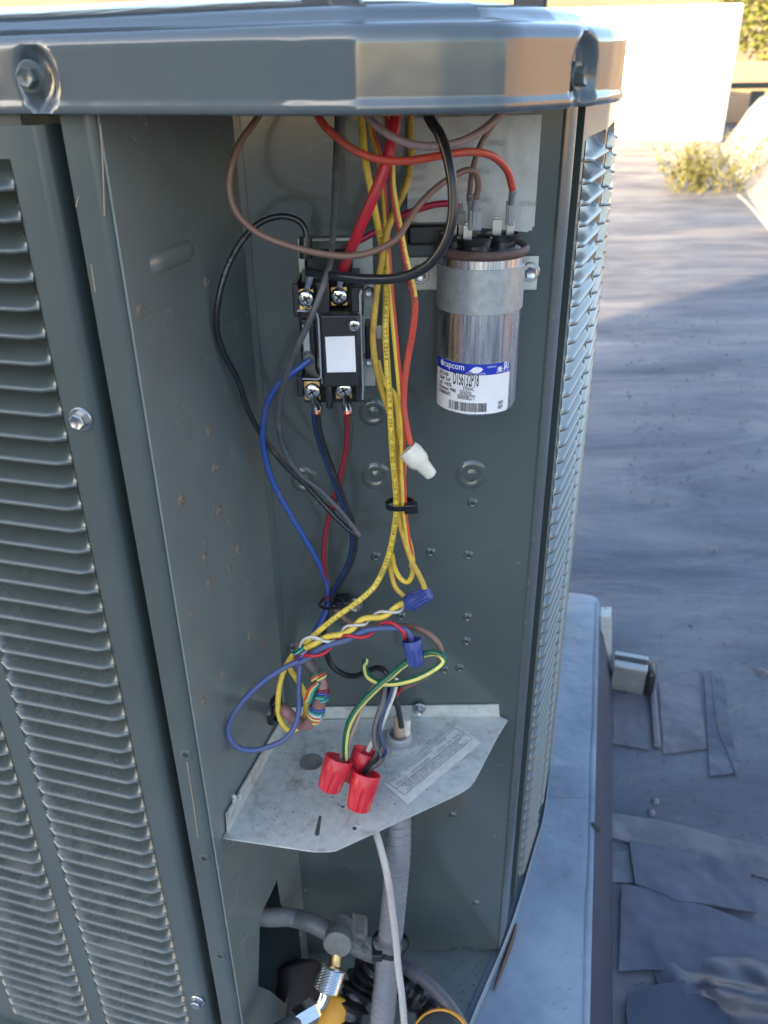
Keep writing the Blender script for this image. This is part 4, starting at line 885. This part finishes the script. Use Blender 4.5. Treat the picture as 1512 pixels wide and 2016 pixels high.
# ---- wire nuts
def nut(A, B_, s, mt, label, group, mouth=True):
    A, B_ = at(*A), at(*B_); D_ = B_ - A; L_ = D_.length; b = MB(); NN = 48
    pr = [(.55, .60 * s), (.08, .80 * s), (.0, .88 * s), (-.001, .97 * s), (.02, 1.0 * s), (.26, .97 * s), (.34, .95 * s), (.45, .93 * s), (.80, .84 * s), (.93, .80 * s), (.985, .72 * s), (1.0, .60 * s), (1.0, .02 * s)]
    def rf(j, k, r): return r * (1 - (.17 if (6 < j < 11 and (k % 6) in (0, 1)) else 0))
    b.lathe([(a * L_, r) for a, r in pr], A, D_, NN, cap0=True, rfun=rf)
    o = b.build('wire_nut', M[mt], smooth=35); return tag(o, label, 'wire connector', group)
nut((668, 1492, .428), (646, 1556, .4175), .0100, 'redcap', 'red wire nut with the green wire, leftmost of the red ones', 'red wire nuts')
nut((722, 1479, .440), (697, 1543, .430), .0100, 'redcap', 'red wire nut half hidden behind the front one, holding the white lead', 'red wire nuts')
nut((722, 1521, .424), (704, 1594, .412), .0103, 'redcap', 'frontmost red wire nut with two dark leads', 'red wire nuts')
nut((810, 1260, .448), (820, 1310, .442), .0068, 'bluecap', 'lower blue wire nut with blue and red twisted wires', 'blue wire nuts')
nut((804, 1188, .462), (846, 1168, .458), .0062, 'bluecap', 'upper blue wire nut lying sideways at the end of the yellow wires', 'blue wire nuts')

# ---- conduit connector and conduit
cc = S3(786, 1463); cn = thing('conduit_connector', 'grey plastic conduit connector and locknut in the galvanised plate', 'connector', cc)
def lob(j, k, r): return r * (1.10 if (j in (1, 2) and (k % 8) in (0, 1, 2)) else 1)
b = MB(); b.lathe([(.0008, .0105), (.0009, .0136), (.0044, .0136), (.0054, .0120)], cc, UP, 32, rfun=lob); b.build('locknut', M['greyplas'], cn, smooth=35)
b = MB(); b.lathe([(.001, .0102), (.0056, .0102), (.0060, .0108), (.0076, .0108), (.0080, .0098), (.0096, .0096), (.0102, .0090), (.0102, .0076), (.002, .0074)], cc, UP, 32); b.build('threaded_throat', M['greyplas'], cn, smooth=40)
b = MB(); b.lathe([(0, .0175), (.0008, .0175), (.0010, .0165)], cc, UP, 32); b.build('washer', M['galv'], cn)
p1 = cc + V(.0012, -.001, .0); b = MB(); b.lathe([(0, .0050), (.022, .0046), (.026, .003)], p1, V(-.05, .15, 1), 12); b.build('paper_filler', M['tanw'], cn)
b = MB(); b.lathe([(0, .0032), (.024, .0030)], p1 + V(.0042, -.0005, 0), V(.03, .1, 1), 10); b.build('bare_jacket', M['whitew'], cn)
cq = spline([cc + V(0, 0, -.001)] + [at(*p) for p in ((784, 1650, .452), (780, 1720, .448), (773, 1800, .440), (765, 1880, .431), (757, 1960, .420), (748, 2050, .408), (738, 2150, .39))], 26)
b = MB(); b.tube(cq, .0098, 20, cap=True); cdt = b.build('flexible_conduit', M['conduit'], smooth=70)
tag(cdt, 'ribbed grey flexible conduit running down from under the plate', 'conduit')
# spiral rib
Lc = plen(cq); pts = []; turns = int(Lc / .0062)
for i in range(turns * 16):
    s = i / 16 * .0062
    if s > Lc: break
    p, t = along(cq, s); N = V(0, -1, 0); N = (N - t * N.dot(t)).normalized(); B = t.cross(N); a = 2 * math.pi * i / 16
    pts.append(p + (N * math.cos(a) + B * math.sin(a)) * .0097)
b = MB(); b.tube(pts, .0007, 5); b.build('spiral_rib', M['conduit'], cdt, smooth=80)
wire('pale', 'pale_cable', [(736, 1628, .444), (742, 1645, .438), (750, 1672, .432), (762, 1722, .422), (772, 1790, .420), (779, 1850, .416), (784, 1905, .410), (791, 1960, .403), (797, 2040, .394), (800, 2150, .38)], .0028, 'cable', 'pale grey control cable lying along the conduit', cat='cable', group='cables below the plate')
t_ = (at(770, 1820, .432) - at(764, 1890, .426)).normalized()
cable_tie(at(768, 1858, .4285), t_, .0145, .0138, .0024, 'black cable tie holding the pale cable to the conduit', (-.0105, .0125))

# ---- refrigerant valve and service gear
vl = thing('service_valve', 'grey brass service valve with round cap on a bent pipe', 'valve', at(680, 1850, .455))
pp = spline([onlw(535, 1812) - NL * .08 + V(0, .02, .01), onlw(535, 1808) - NL * .02] + [at(*p) for p in ((572, 1806, .470), (612, 1817, .462), (655, 1838, .456), (700, 1860, .452))], 10)
b = MB(); b.tube(pp, .0078, 16); b.build('inlet_pipe', M['pipe'], vl, smooth=70)
b = MB(); b.box(at(690, 1832, .452), .026, .022, .020, (V(.9, 0, -.25).normalized(), V(0, 1, 0), V(.25, 0, .9).normalized())); b.build('valve_body', M['valve'], vl, bevel=.003)
pc = at(664, 1862, .428); dc = V(-.12, -1, .25).normalized(); b = MB(); b.lathe([(-.024, .010), (-.012, .0105), (-.010, .0118), (-.001, .0118), (0, .0108), (.0003, .0001)], pc, dc, 28); b.build('valve_cap', M['valve'], vl, smooth=40)
b = MB(); b.box(at(705, 1838, .447), .003, .026, .022, (V(.8, 0, .5).normalized(), V(0, 1, 0), V(-.5, 0, .8).normalized())); b.box(at(640, 1815, .466), .050, .010, .0018, (V(.93, 0, -.3).normalized(), V(0, 1, 0), V(.3, 0, .93).normalized())); b.build('mounting_bracket', M['valve'], vl, bevel=.0006)
for q in ((716, 1850), (722, 1858)): 
    b = MB(); b.lathe([(0, .004), (.006, .004)], at(*q, .444), V(1, -.5, .1), 8); b.build('bracket_bolt', M['zinc'], vl)
b = MB(); b.tube(spline([at(690, 1855, .45), at(725, 1872, .448), at(752, 1880, .452)], 6), .0085, 14); b.build('outlet_stub', M['valve'], vl)
b = MB(); b.tube([at(664, 1868, .432), at(660, 1900, .424)], .0055, 14); b.build('port_stub', M['brass'], vl)
# hose coupling
hc = thing('hose_coupling', 'knurled nickel hose coupling screwed on the valve port with an angled nut', 'coupling', at(648, 1930, .415))
A, B_ = at(657, 1902, .4215), at(641, 1952, .409); D_ = B_ - A; L_ = D_.length
def kn(j, k, r): return r * (1 + (.045 if (j + k) % 2 else 0) * (1 if 2 <= j <= 17 else 0))
b = MB(); b.lathe([(0, .0085), (.001, .0093)] + [(L_ * (.06 + .86 * k / 15), .0104) for k in range(16)] + [(L_ * .95, .0100), (L_, .0088)], A, D_, 40, rfun=kn); b.build('knurled_sleeve', M['steel'], hc, smooth=0)
b = MB(); b.tube(spline([at(641, 1950, .409), at(636, 1968, .405), at(624, 1984, .401), at(604, 1998, .396)], 6), .0052, 14); b.build('elbow', M['steel'], hc)
b = MB(); b.lathe([(0, .0085), (.002, .0095), (.016, .0095), (.020, .008)], at(622, 1986, .401), at(588, 2006, .392) - at(622, 1986, .401), 6); b.build('swivel_nut', M['steel'], hc, smooth=20)
b = MB(); b.lathe([(0, .0075), (.03, .0078), (.06, .008)], at(596, 2004, .394), at(555, 2030, .38) - at(596, 2004, .394), 18); b.build('hose_ferrule', M['darkgauge'], hc)
wire('yh', 'yellow_hose', [(668, 1962, .438), (660, 1985, .430), (648, 2030, .418), (635, 2120, .40)], lambda t: .0155 * min(1, .45 + t * 4), 'yellowp', 'yellow service hose hanging straight down behind the hose coupling', cat='hose', n=20, group='service gear at the bottom')
b = MB(); rnd = random.Random(9); rs = []
tp = spline([at(740, 1900, .452), at(722, 1920, .448), at(708, 1945, .442), at(690, 1985, .43), at(676, 2040, .415)], 8)
b.tube(tp, lambda t: .0135 + .0022 * math.sin(t * 37) + .0015 * math.sin(t * 71 + 1), 20); o = b.build('taped_joint', M['tape'], smooth=70); tag(o, 'black tape wrapped pipe joint left of the conduit', 'taped pipe')
b = MB(); b.tube(spline([at(770, 1930, .462), at(812, 1948, .455), at(850, 1990, .44), at(870, 2050, .42)], 8), lambda t: .0145 + .0018 * math.sin(t * 31), 18); tag(b.build('taped_joint', M['tape'], smooth=70), 'black tape wrapped pipe right of the conduit', 'taped pipe')
wire('liq', 'refrigerant_pipe', [(760, 1895, .462), (800, 1905, .455), (828, 1922, .447), (862, 1955, .434), (892, 1992, .420), (925, 2050, .40)], .0060, 'pipe2', 'grey violet refrigerant pipe curving to lower right beside the conduit', cat='pipe', n=16, group='pipes below the plate')
b = MB(); b.lathe([(0, .0068), (.008, .0074), (.012, .0066)], at(806, 1906, .454), at(826, 1920, .4475) - at(806, 1906, .454), 16); tag(b.build('pipe_coupling', M['pipe2']), 'grey coupling collar on the refrigerant pipe', 'coupling')
b = MB(); b.tube(spline([at(588, 1888, .505), at(590, 1930, .49), at(580, 2000, .47), at(575, 2080, .45)], 12), lambda t: .021 * min(1, (1 - max(0, 1 - t * 5) ** 2) ** .5 + .05), 20); tag(b.build('insulated_pipe', M['insul']), 'dark foam insulated pipe in the shadow below the valve', 'pipe')
# gauge at the lower edge
gc = at(866, 2056, .395); gd = (V(0, 0, H) - gc).normalized() + V(-.25, 0, .5); gd.normalize()
gg = thing('pressure_gauge', 'dark service gauge in a yellow rubber boot at the bottom edge', 'gauge', gc)
b = MB(); b.lathe([(-.022, .020), (-.012, .0235), (0, .0235), (.003, .0215), (.0045, .012), (.005, .0002)], gc, gd, 36); b.build('gauge_case', M['darkgauge'], gg, smooth=50)
b = MB(); b.lathe([(-.014, .0236), (-.014, .0268), (-.002, .0268), (.001, .0250), (.0005, .0236)], gc, gd, 40, cap0=False, cap1=False); b.build('rubber_boot', M['yellowp'], gg, smooth=50)
b = MB(); b.tube(spline([gc + V(.022, 0, .005), gc + V(.034, -.002, .004), gc + V(.040, -.01, -.006), gc + V(.042, -.02, -.03)], 6), .0075, 14); b.build('boot_lobe', M['yellowp'], gg)

# ================================================================== STAND AND ROOF DETAILS
CT = Zr(-.789); EB = math.atan2(.1732, .6961); F1 = V(math.cos(EB), -math.sin(EB), 0); F2 = V(math.sin(EB), math.cos(EB), 0)
r0 = atz(1160, 2016, CT); far = atz(1180, 1172, CT)
Lr = (far - r0).dot(F2); r0 = far - F2 * Lr
st_ = thing('equipment_stand', 'low blue grey sheet metal equipment stand under the condenser', 'stand', (0, .5, 0))
def rect(o, a, c, rad, n=5):
    P = []
    for (cx, cy, s) in ((0, 0, 180), (a, 0, 270), (a, c, 0), (0, c, 90)):
        for k in range(n + 1):
            t = R(s + 90 * k / n); q = V(math.cos(t), math.sin(t), 0)
            x = cx + (rad if cx == 0 else -rad) + rad * q.x; y = cy + (rad if cy == 0 else -rad) + rad * q.y
            P.append(o + F1 * x + F2 * y)
    return P
LW, LD = 1.15, Lr + .55
o_ = far - F1 * LW - F2 * LD
b = MB(); rs = []
for (ex, z) in ((.0, .02), (0, CT - .004), (-.0012, CT - .001), (-.004, CT)):
    rs.append([V(p.x, p.y, z) for p in rect(o_ - F1 * ex - F2 * ex, LW + 2 * ex, LD + 2 * ex, .016)])
b.rings(rs); top = b.build('sheet_cover', M['standm'], st_, smooth=40)
b = MB(); e = F1; ln_ = []
for k in range(15):
    t = k / 14; p = far - F2 * (.02 + t * (Lr + .3)) ; ln_.append([p + F1 * (-.006 + .001 * math.sin(k * 2.1)) + V(0, 0, .0006), p + F1 * (-.0035) + V(0, 0, .0013), p + F1 * (.0006) + V(0, 0, .0004), p + F1 * .0012 + V(0, 0, -.006)])
b.rings(ln_, closed=False); b.build('folded_edge', M['standm'], top, smooth=60)
# seam in the sheet
sa, sb_ = atz(968, 1572, CT), atz(1160, 1572, CT)
b = MB(); b.prism([sa, sb_ - F1 * .004, sb_ - F1 * .004 + F2 * .05, sa + F2 * .05], (0, 0, .0006)); b.build('sheet_lap', M['standm'], top, smooth=0)
b = MB(); q = atz(1172, 1630, CT); b.box(q + V(0.0, 0, .001), .005, .014, .0012, (F1 * .8 + F2 * .6, F2 * .8 - F1 * .6, UP)); b.build('torn_corner', M['hole'], top)
EXF = (atz(1206, 1600, 0) - far).dot(F1)
rs = []
for (ex, z) in ((EXF - .004, .0), (EXF, .001), (EXF - .002, .012), (EXF * .3, CT - .045), (.0015, CT - .030), (.0006, CT - .026)):
    rs.append([V(p.x, p.y, z) for p in rect(o_ - F1 * ex - F2 * ex, LW + 2 * ex, LD + 2 * ex, .022)])
b = MB(); b.rings(rs, True, False, False); b.build('membrane_flashing', M['cant'], st_, smooth=50)
# galvanised bracket and strut on the right side of the stand
sbk = thing('strut_support', 'galvanised strut channel with black end cap bracketed to the side of the stand', 'strut', atz(1235, 1345, .0))
A = atz(1196, 1300, .035)
bq = [onplane(x, y, A, F1) for x, y in ((1184, 1300), (1203, 1300), (1202, 1217), (1183, 1213))]
yb = atz(1200, 1310, .03).y; pq = [at(x, y, yb) for x, y in ((1182, 1302), (1204, 1302), (1204, 1214), (1182, 1214))]
b = MB(); b.prism(pq, F2 * .003); b.prism([pq[2] + V(0, .003, -.001), pq[3] + V(0, .003, -.001), pq[3] + F2 * .03 + V(0, 0, -.001), pq[2] + F2 * .03 + V(0, 0, -.001)], (0, 0, -.002)); b.build('bracket', M['galv'], sbk, bevel=.001)
c0 = atz(1206, 1318, .03); c1_ = atz(1272, 1330, .03); ax_ = (c1_ - c0).normalized(); ay = UP.cross(ax_)
b = MB(); cm = (c0 + c1_) / 2; ll_ = (c1_ - c0).length
b.box(cm + V(0, 0, -.004), ll_, .034, .050, (ax_, ay, UP)); b.box(cm + ay * -.0 + V(0, 0, .023), ll_, .040, .004, (ax_, ay, UP)); b.build('channel', M['strut'], sbk, bevel=.002)
b = MB(); b.box(cm + ay * .002 + V(0, 0, .0255), ll_ * .98, .010, .0025, (ax_, ay, UP)); b.build('channel_slot', M['hole'], sbk)
b = MB(); b.box(c1_ + ax_ * .006 + V(0, 0, -.003), .018, .040, .05, (ax_, ay, UP)); b.build('end_cap', M['black'], sbk, bevel=.008)
# membrane patches and laps
rnd = random.Random(4)
def wob(P, n, amp): 
    out = []
    for a, c in zip(P, P[1:] + P[:1]):
        for k in range(n): out.append(a.lerp(c, k / n) + V(rnd.uniform(-amp, amp), rnd.uniform(-amp, amp), 0))
    return out
def sheet(px, th_, mt, name, kind, label=None, z0=.0, amp=.0012, n=4):
    th_ = th_ * .55
    P = wob([atz(x, y, z0) for x, y in px], n, amp); P = [V(p.x, p.y, z0 + .0005) for p in P]
    if (P[1] - P[0]).cross(P[-1] - P[0]).z < 0: P = P[::-1]
    b = MB(); b.prism(P, (0, 0, th_)); o = b.build(name, M[mt], smooth=0); tag(o, label, 'roof patch' if label else None, 'patches on the roof membrane' if label else None, kind); return o
sheet([(1200, 1600), (1330, 1624), (1512, 1672), (1600, 1695), (1600, 1760), (1400, 1700), (1200, 1650)], .004, 'patchl', 'roof_patch', None, 'pale lap strip running diagonally across the lower roof', .0)
sheet([(1238, 1655), (1475, 1708), (1490, 1800), (1330, 1775), (1250, 1742)], .005, 'patch', 'roof_patch', None, 'dark four sided membrane patch below the pale lap strip', .0045)
sheet([(1225, 1742), (1330, 1758), (1512, 1835), (1640, 1870), (1640, 2050), (1512, 2000), (1310, 1912), (1216, 1915)], .004, 'patch', 'roof_patch', None, 'largest dark membrane patch at the bottom right', .004)
sheet([(1203, 1680), (1236, 1675), (1247, 1738), (1205, 1740)], .003, 'patchl', 'roof_patch', None, 'small tan patch beside the stand', .0)
sheet([(1296, 1345), (1372, 1322), (1390, 1476), (1306, 1486)], .004, 'patchl', 'roof_patch', None, 'mauve grey square patch right of the strut', .0)
sheet([(1206, 1372), (1268, 1366), (1278, 1478), (1206, 1466)], .004, 'patchl', 'roof_patch', None, 'pale patch beside the stand under the strut', .0)
b = MB(); q0_, q1_ = atz(1284, 1356, .004), atz(1293, 1470, .004); b.box((q0_ + q1_) / 2, .011, (q1_ - q0_).length, .008, ((q1_ - q0_).normalized().cross(UP), (q1_ - q0_).normalized(), UP)); tag(b.build('batten', M['patchl'], bevel=.003), 'short weathered batten on the roof below the strut', 'batten')
sheet([(1385, 1330), (1420, 1325), (1452, 1522), (1398, 1530)], .003, 'patch', 'roof_patch', None, 'narrow dark patch right of the pale square one', .0015)
b = MB(); b.tube(spline([atz(1402, 1320, .004), atz(1412, 1420, .005), atz(1432, 1480, .004), atz(1450, 1525, .004)], 6), .0020, 6, squash=.5); tag(b.build('sealant_bead', M['patchl'], smooth=60), 'crumbly sealant bead beside the narrow dark patch', 'sealant')
# folds of loose membrane and a dark sheet for the pocket's shade, bottom right corner
f0 = atz(1250, 1905, 0); f1_ = atz(1620, 2130, 0); b = MB(); nx, ny = 44, 40
ux = V(1, 0, 0); vy = V(0, -1, 0); f0 = atz(1275, 1880, .0); Wd = .30; Hd = .24
for j in range(ny + 1):
    for i in range(nx + 1):
        u, v_ = i / nx, j / ny; x = u * Wd; y = v_ * Hd
        e = min(1, 5 * u, 5 * v_, 5 * (1 - u) + .0, 5 * (1 - v_))
        h = .016 * math.exp(-((x - .075 - .25 * y) / .020) ** 2 - ((y - .018) / .016) ** 2) + .018 * math.exp(-((x - .105 - .5 * y) / .016) ** 2 - ((y - .030) / .028) ** 2) + .016 * math.exp(-((y - .055 - .28 * (x - .09)) / .016) ** 2) * (1 if x > .06 else max(0, (x - .02) / .04))
        h += .012 * math.exp(-((x - .02) / .015) ** 2 - ((y - .05) / .04) ** 2)
        h += .002 * math.sin(x * 90 + y * 40) * math.sin(y * 70)
        b.v.append(f0 + ux * x + vy * y + V(-.3 * h * e, -.6 * h * e, .0045 + 1.4 * max(0, h) * e))
b.f = [(j * (nx + 1) + i, j * (nx + 1) + i + 1, (j + 1) * (nx + 1) + i + 1, (j + 1) * (nx + 1) + i) for j in range(ny) for i in range(nx)]
tag(b.build('membrane_fold', M['patch'], smooth=80), 'loose wrinkled fold of dark roof membrane in the bottom right corner', 'roofing')
sheet([(1232, 1965), (1300, 1945), (1345, 1938), (1395, 1968), (1440, 2030), (1400, 2090), (1232, 2090)], .012, 'cant', 'roof_patch', None, 'dark sheet standing in for shade in the hollow before the wrinkled fold', .0045)  # painted shade: dark sheet where the pocket is only in shadow
# far seam, pebbles of debris
b = MB(); b.tube(spline([atz(x, y, .003) for x, y in ((1452, 384), (1475, 405), (1512, 448), (1560, 500))], 6), .014, 6, squash=.3); tag(b.build('roof_seam', M['parapet'], smooth=60), 'pale seam line at the foot of the white parapet', 'seam')
for (x, y, s) in ((1290, 1578, .006), (1282, 1600, .006), (1430, 1268, .006), (1360, 1232, .005), (1500, 1325, .010), (1405, 1085, .010), (1460, 940, .008)):
    p = atz(x, y, 0); b = MB(); b.lathe([(0, s), (s * .5, s * .8), (s * .7, .0005)], p, UP, 7); tag(b.build('debris', M['patchl'], smooth=60), 'small scrap of debris lying on the roof', 'debris', 'scraps on the roof')

# ================================================================== FAR THINGS
# white wall
wl, wr = V(2.0, 13.0, 0), atz(1421, 279, 0)
wr = V(wr.x, wr.y, 0); hd_ = (wl - wr).normalized(); wl = wr + (V(1.2, wr.y + .75, 0) - wr).normalized() * 3.6
tw = wr.y * (ray(1450, 6).z / ray(1450, 6).y) + H
wd_ = (wr - wl).normalized(); wn = V(-wd_.y, wd_.x, 0)
ww = thing('white_wall', 'bright sunlit white wall at the far end of the roof', 'wall', (wl + wr) / 2)
b = MB(); b.prism([wl, wr, wr + wn * 1.6, wl + wn * 1.6], (0, 0, tw)); b.build('wall_face', M['wallw'], ww, bevel=.02)
# parapet with rounded white top along the right
b = MB(); rs = []
pa, pb = atz(1422, 297, 0), atz(1500, 432, 0); pdir = (pa - pb).normalized(); pn = V(pdir.y, -pdir.x, 0)
prof_ = [(0, 0), (.05, .03), (.16, .22), (.26, .42), (.36, .55), (.50, .62), (.70, .63), (.86, .56), (.95, .40), (.97, 0)]
for k in range(16):
    c = pb - pdir * .9 + pdir * ((pa - pb).length + 1.6) * k / 15
    rs.append([c + pn * (u * (1 + .03 * math.sin(k * 1.7))) + V(0, 0, z * (1 + .04 * math.sin(k * 1.1 + u * 3))) for u, z in prof_])
b.rings(rs, True); tag(b.build('parapet', M['parapet'], smooth=40), 'rounded white coated parapet on the right behind the weeds', 'parapet')
# weeds
wp = atz(1388, 374, 0); wd = thing('weed', 'dry yellow green weed tuft growing at the foot of the parapet', 'plant', wp)
rnd = random.Random(12)
b = MB(); stems = []
for k in range(80):
    a = rnd.uniform(0, 2 * math.pi); L_ = rnd.uniform(.20, .66) * (1.2 if math.cos(a) > 0 else .95); sp_ = rnd.uniform(.25, 1.0)
    P = [wp + V(rnd.gauss(0, .17), rnd.gauss(0, .12), 0)]
    for s in range(1, 5): P.append(P[0] + V(math.cos(a) * sp_, math.sin(a) * sp_, 1.0 - .35 * sp_ * s / 4) * (L_ * s / 4) * .8)
    b.tube(P, lambda t: .004 * (1 - .7 * t), 4); stems.append(P)
b.build('stem', M['weed'], wd)['kind'] = 'stuff'
b = MB()
for P in stems:
    for q in range(26):
        t = rnd.uniform(.25, 1) * 3.99; c = P[int(t)].lerp(P[int(t) + 1], t - int(t)) + V(rnd.uniform(-.03, .03), rnd.uniform(-.03, .03), rnd.uniform(-.02, .03)); d = V(rnd.gauss(0, 1), rnd.gauss(0, 1), rnd.gauss(.3, 1)).normalized() * rnd.uniform(.018, .04); s = d.orthogonal().normalized() * .008
        b.add([c, c + d * .5 + s, c + d, c + d * .5 - s], [(0, 1, 2, 3)])
b.build('foliage', M['weed'], wd, smooth=0)['kind'] = 'stuff'
# trees on the slope
def hz(x, y):
    return -1.2 + 9.5 * max(0, (y - 16.5) / 60) ** .8
def tree(p, h, rad, label, seed):
    rn = random.Random(seed); t = thing('tree', label, 'tree', p, 'trees on the dry slope')
    b = MB(); tp = p + V(rn.uniform(-.1, .1), 0, h * .55); b.tube([p - V(0, 0, .3), p.lerp(tp, .5) + V(.05, 0, 0), tp], lambda q: .13 * h / 4 * (1 - .6 * q), 8)
    for k in range(6):
        a = rn.uniform(0, 6.28); s0 = p.lerp(tp, rn.uniform(.45, 1)); b.tube([s0, s0 + V(math.cos(a) * rad * .4, math.sin(a) * rad * .4, h * .12), s0 + V(math.cos(a) * rad * .8, math.sin(a) * rad * .8, h * .22)], lambda q: .05 * h / 4 * (1 - .7 * q), 6)
    b.build('trunk', M['bark'], t)
    b = MB(); cl_ = []
    for k in range(34):
        a = rn.uniform(0, 6.28); rr = rad * rn.uniform(0, 1) ** .6; z = h * rn.uniform(.28, 1.0); sh_ = 1 - abs(z / h - .6) * 1.1
        cl_.append((p + V(math.cos(a) * rr * sh_, math.sin(a) * rr * sh_, z), rad * rn.uniform(.16, .34)))
    for c, r_ in cl_:
        for q in range(110):
            d = V(rn.gauss(0, 1), rn.gauss(0, 1), rn.gauss(0, .8)).normalized() * r_ * rn.uniform(.55, 1.08); cc_ = c + d
            u = V(rn.gauss(0, 1), rn.gauss(0, 1), rn.gauss(0, 1)).normalized(); v_ = u.orthogonal().normalized(); s = rn.uniform(.04, .085) * h / 4
            b.add([cc_ - u * s, cc_ + v_ * s * .6, cc_ + u * s, cc_ - v_ * s * .6], [(0, 1, 2, 3)])
    b.build('crown', M['leaf'], t, smooth=0)['kind'] = 'stuff'
for (px, py, Y, h, rad, lab_, sd) in ((1500, 100, 24, 4.6, 1.9, 'sunlit yellow green tree at the top right edge', 1), (1478, 60, 34, 5.4, 2.3, 'bushy tree behind the one at the right edge', 2), (1560, 160, 20, 4.0, 1.6, 'dense tree cut off by the right edge', 3), (980, -40, 40, 4.5, 2.4, 'far tree just over the top of the cap', 4)):
    d = ray(px, py); x = d.x / d.y * Y; tree(V(x, Y, hz(x, Y)), h, rad, lab_, sd)
# railing beside the white wall
rl_ = thing('railing', 'green grey metal railing with a post right of the white wall', 'railing', at(1480, 200, 14.5))
a0, a1 = at(1425, 170, 14.5), at(1565, 166, 14.5)
b = MB(); b.box((a0 + a1) / 2, (a1 - a0).length, .06, .09); b.build('top_rail', M['rail'], rl_, bevel=.01)
for x in (1494, 1556):
    q = at(x, 172, 14.5); b = MB(); b.box(V(q.x, q.y + .0, q.z / 2 - .02), .20 if x == 1494 else .1, .06, q.z - .05); b.build('post', M['rail'], rl_)
# low tan wall seen below the railing
b = MB(); q = at(1460, 215, 15.2); b.box(V(q.x + .6, 15.4, .45), 2.2, .3, .9); tag(b.build('low_wall', M['stucco'], bevel=.02), 'low tan wall below the railing', 'wall')
# unseen buildings: one added behind the camera to throw the shade, one on the right is mirrored in the cap
def building(name, x0, y0, x1, y1, h, mt, label, wins):
    t = thing(name, label, 'building', ((x0 + x1) / 2, (y0 + y1) / 2, 0))
    b = MB(); b.box(V((x0 + x1) / 2, (y0 + y1) / 2, h / 2 - .5), x1 - x0, y1 - y0, h + 1); wv = b.build('wall', M[mt], t)
    b = MB(); b.box(V((x0 + x1) / 2, (y0 + y1) / 2, h + .06), x1 - x0 + .2, y1 - y0 + .2, .12); b.build('coping', M['parapet'], t)
    for (c, sx, sy) in wins:
        b = MB(); b.box(V(*c), sx, sy, 1.2); wf = b.build('window', M['wallw'], t); b = MB(); b.box(V(*c) , sx + (.012 if sx < .1 else -.14), sy + (.012 if sy < .1 else -.14), 1.06); b.build('pane', M['glass'], wf)
building('added_shade_building', -7, -13, -5.0, -2.9, 4.7, 'stucco2', 'unseen grey stucco building added behind the camera to shade the roof', [((-4.99, y, 2.2), .06, 1.0) for y in (-4.4, -7, -9.6)])
building('tan_building', 9.0, -3, 13, 3.4, 2.9, 'stucco', 'tan stucco building to the right lit by the low sun', [])
# grit, leaf litter and flakes caught on flat places
rnd = random.Random(21)
def litter(name, px, z, n, mt, label, host=None, smin=.0008, smax=.0022):
    b = MB()
    for k in range(n):
        x = rnd.uniform(px[0], px[2]); y = rnd.uniform(px[1], px[3]); p = atz(x, y, z); s = rnd.uniform(smin, smax); a = rnd.uniform(0, 6.28)
        u = V(math.cos(a), math.sin(a), rnd.uniform(-.2, .3)).normalized(); v_ = UP.cross(u).normalized()
        b.add([p - u * s, p - v_ * s * .5 + UP * .0002, p + u * s, p + v_ * s * .5 + UP * s * .5, p + UP * s * .7], [(0, 1, 4), (1, 2, 4), (2, 3, 4), (3, 0, 4), (3, 2, 1, 0)])
    o = b.build(name, M[mt], host, smooth=0); o['kind'] = 'stuff'
    if label: tag(o, label, 'grit')
    return o
litter('grit', (560, 1440, 900, 1560), Zr(ZS) + .0008, 130, 'dirt', None, shelf, .0004, .0011)
litter('grit', (480, 1560, 800, 1650), Zr(ZS) + .0008, 70, 'dirt', None, shelf, .0004, .0010)
litter('grit', (870, 1890, 940, 1990), Zr(-.777) + .0003, 40, 'dirt', None, pan, .0006, .0016)
litter('grit', (1060, 1220, 1160, 1990), CT + .0004, 60, 'patchl', None, top, .0005, .0014)
litter('roof_grit', (1215, 900, 1512, 2010), .001, 420, 'patchl', 'scattered grit on the roof membrane', None, .0010, .0032)
litter('roof_grit', (1230, 560, 1512, 1000), .001, 260, 'patchl', 'scattered grit on the roof membrane', None, .003, .008)
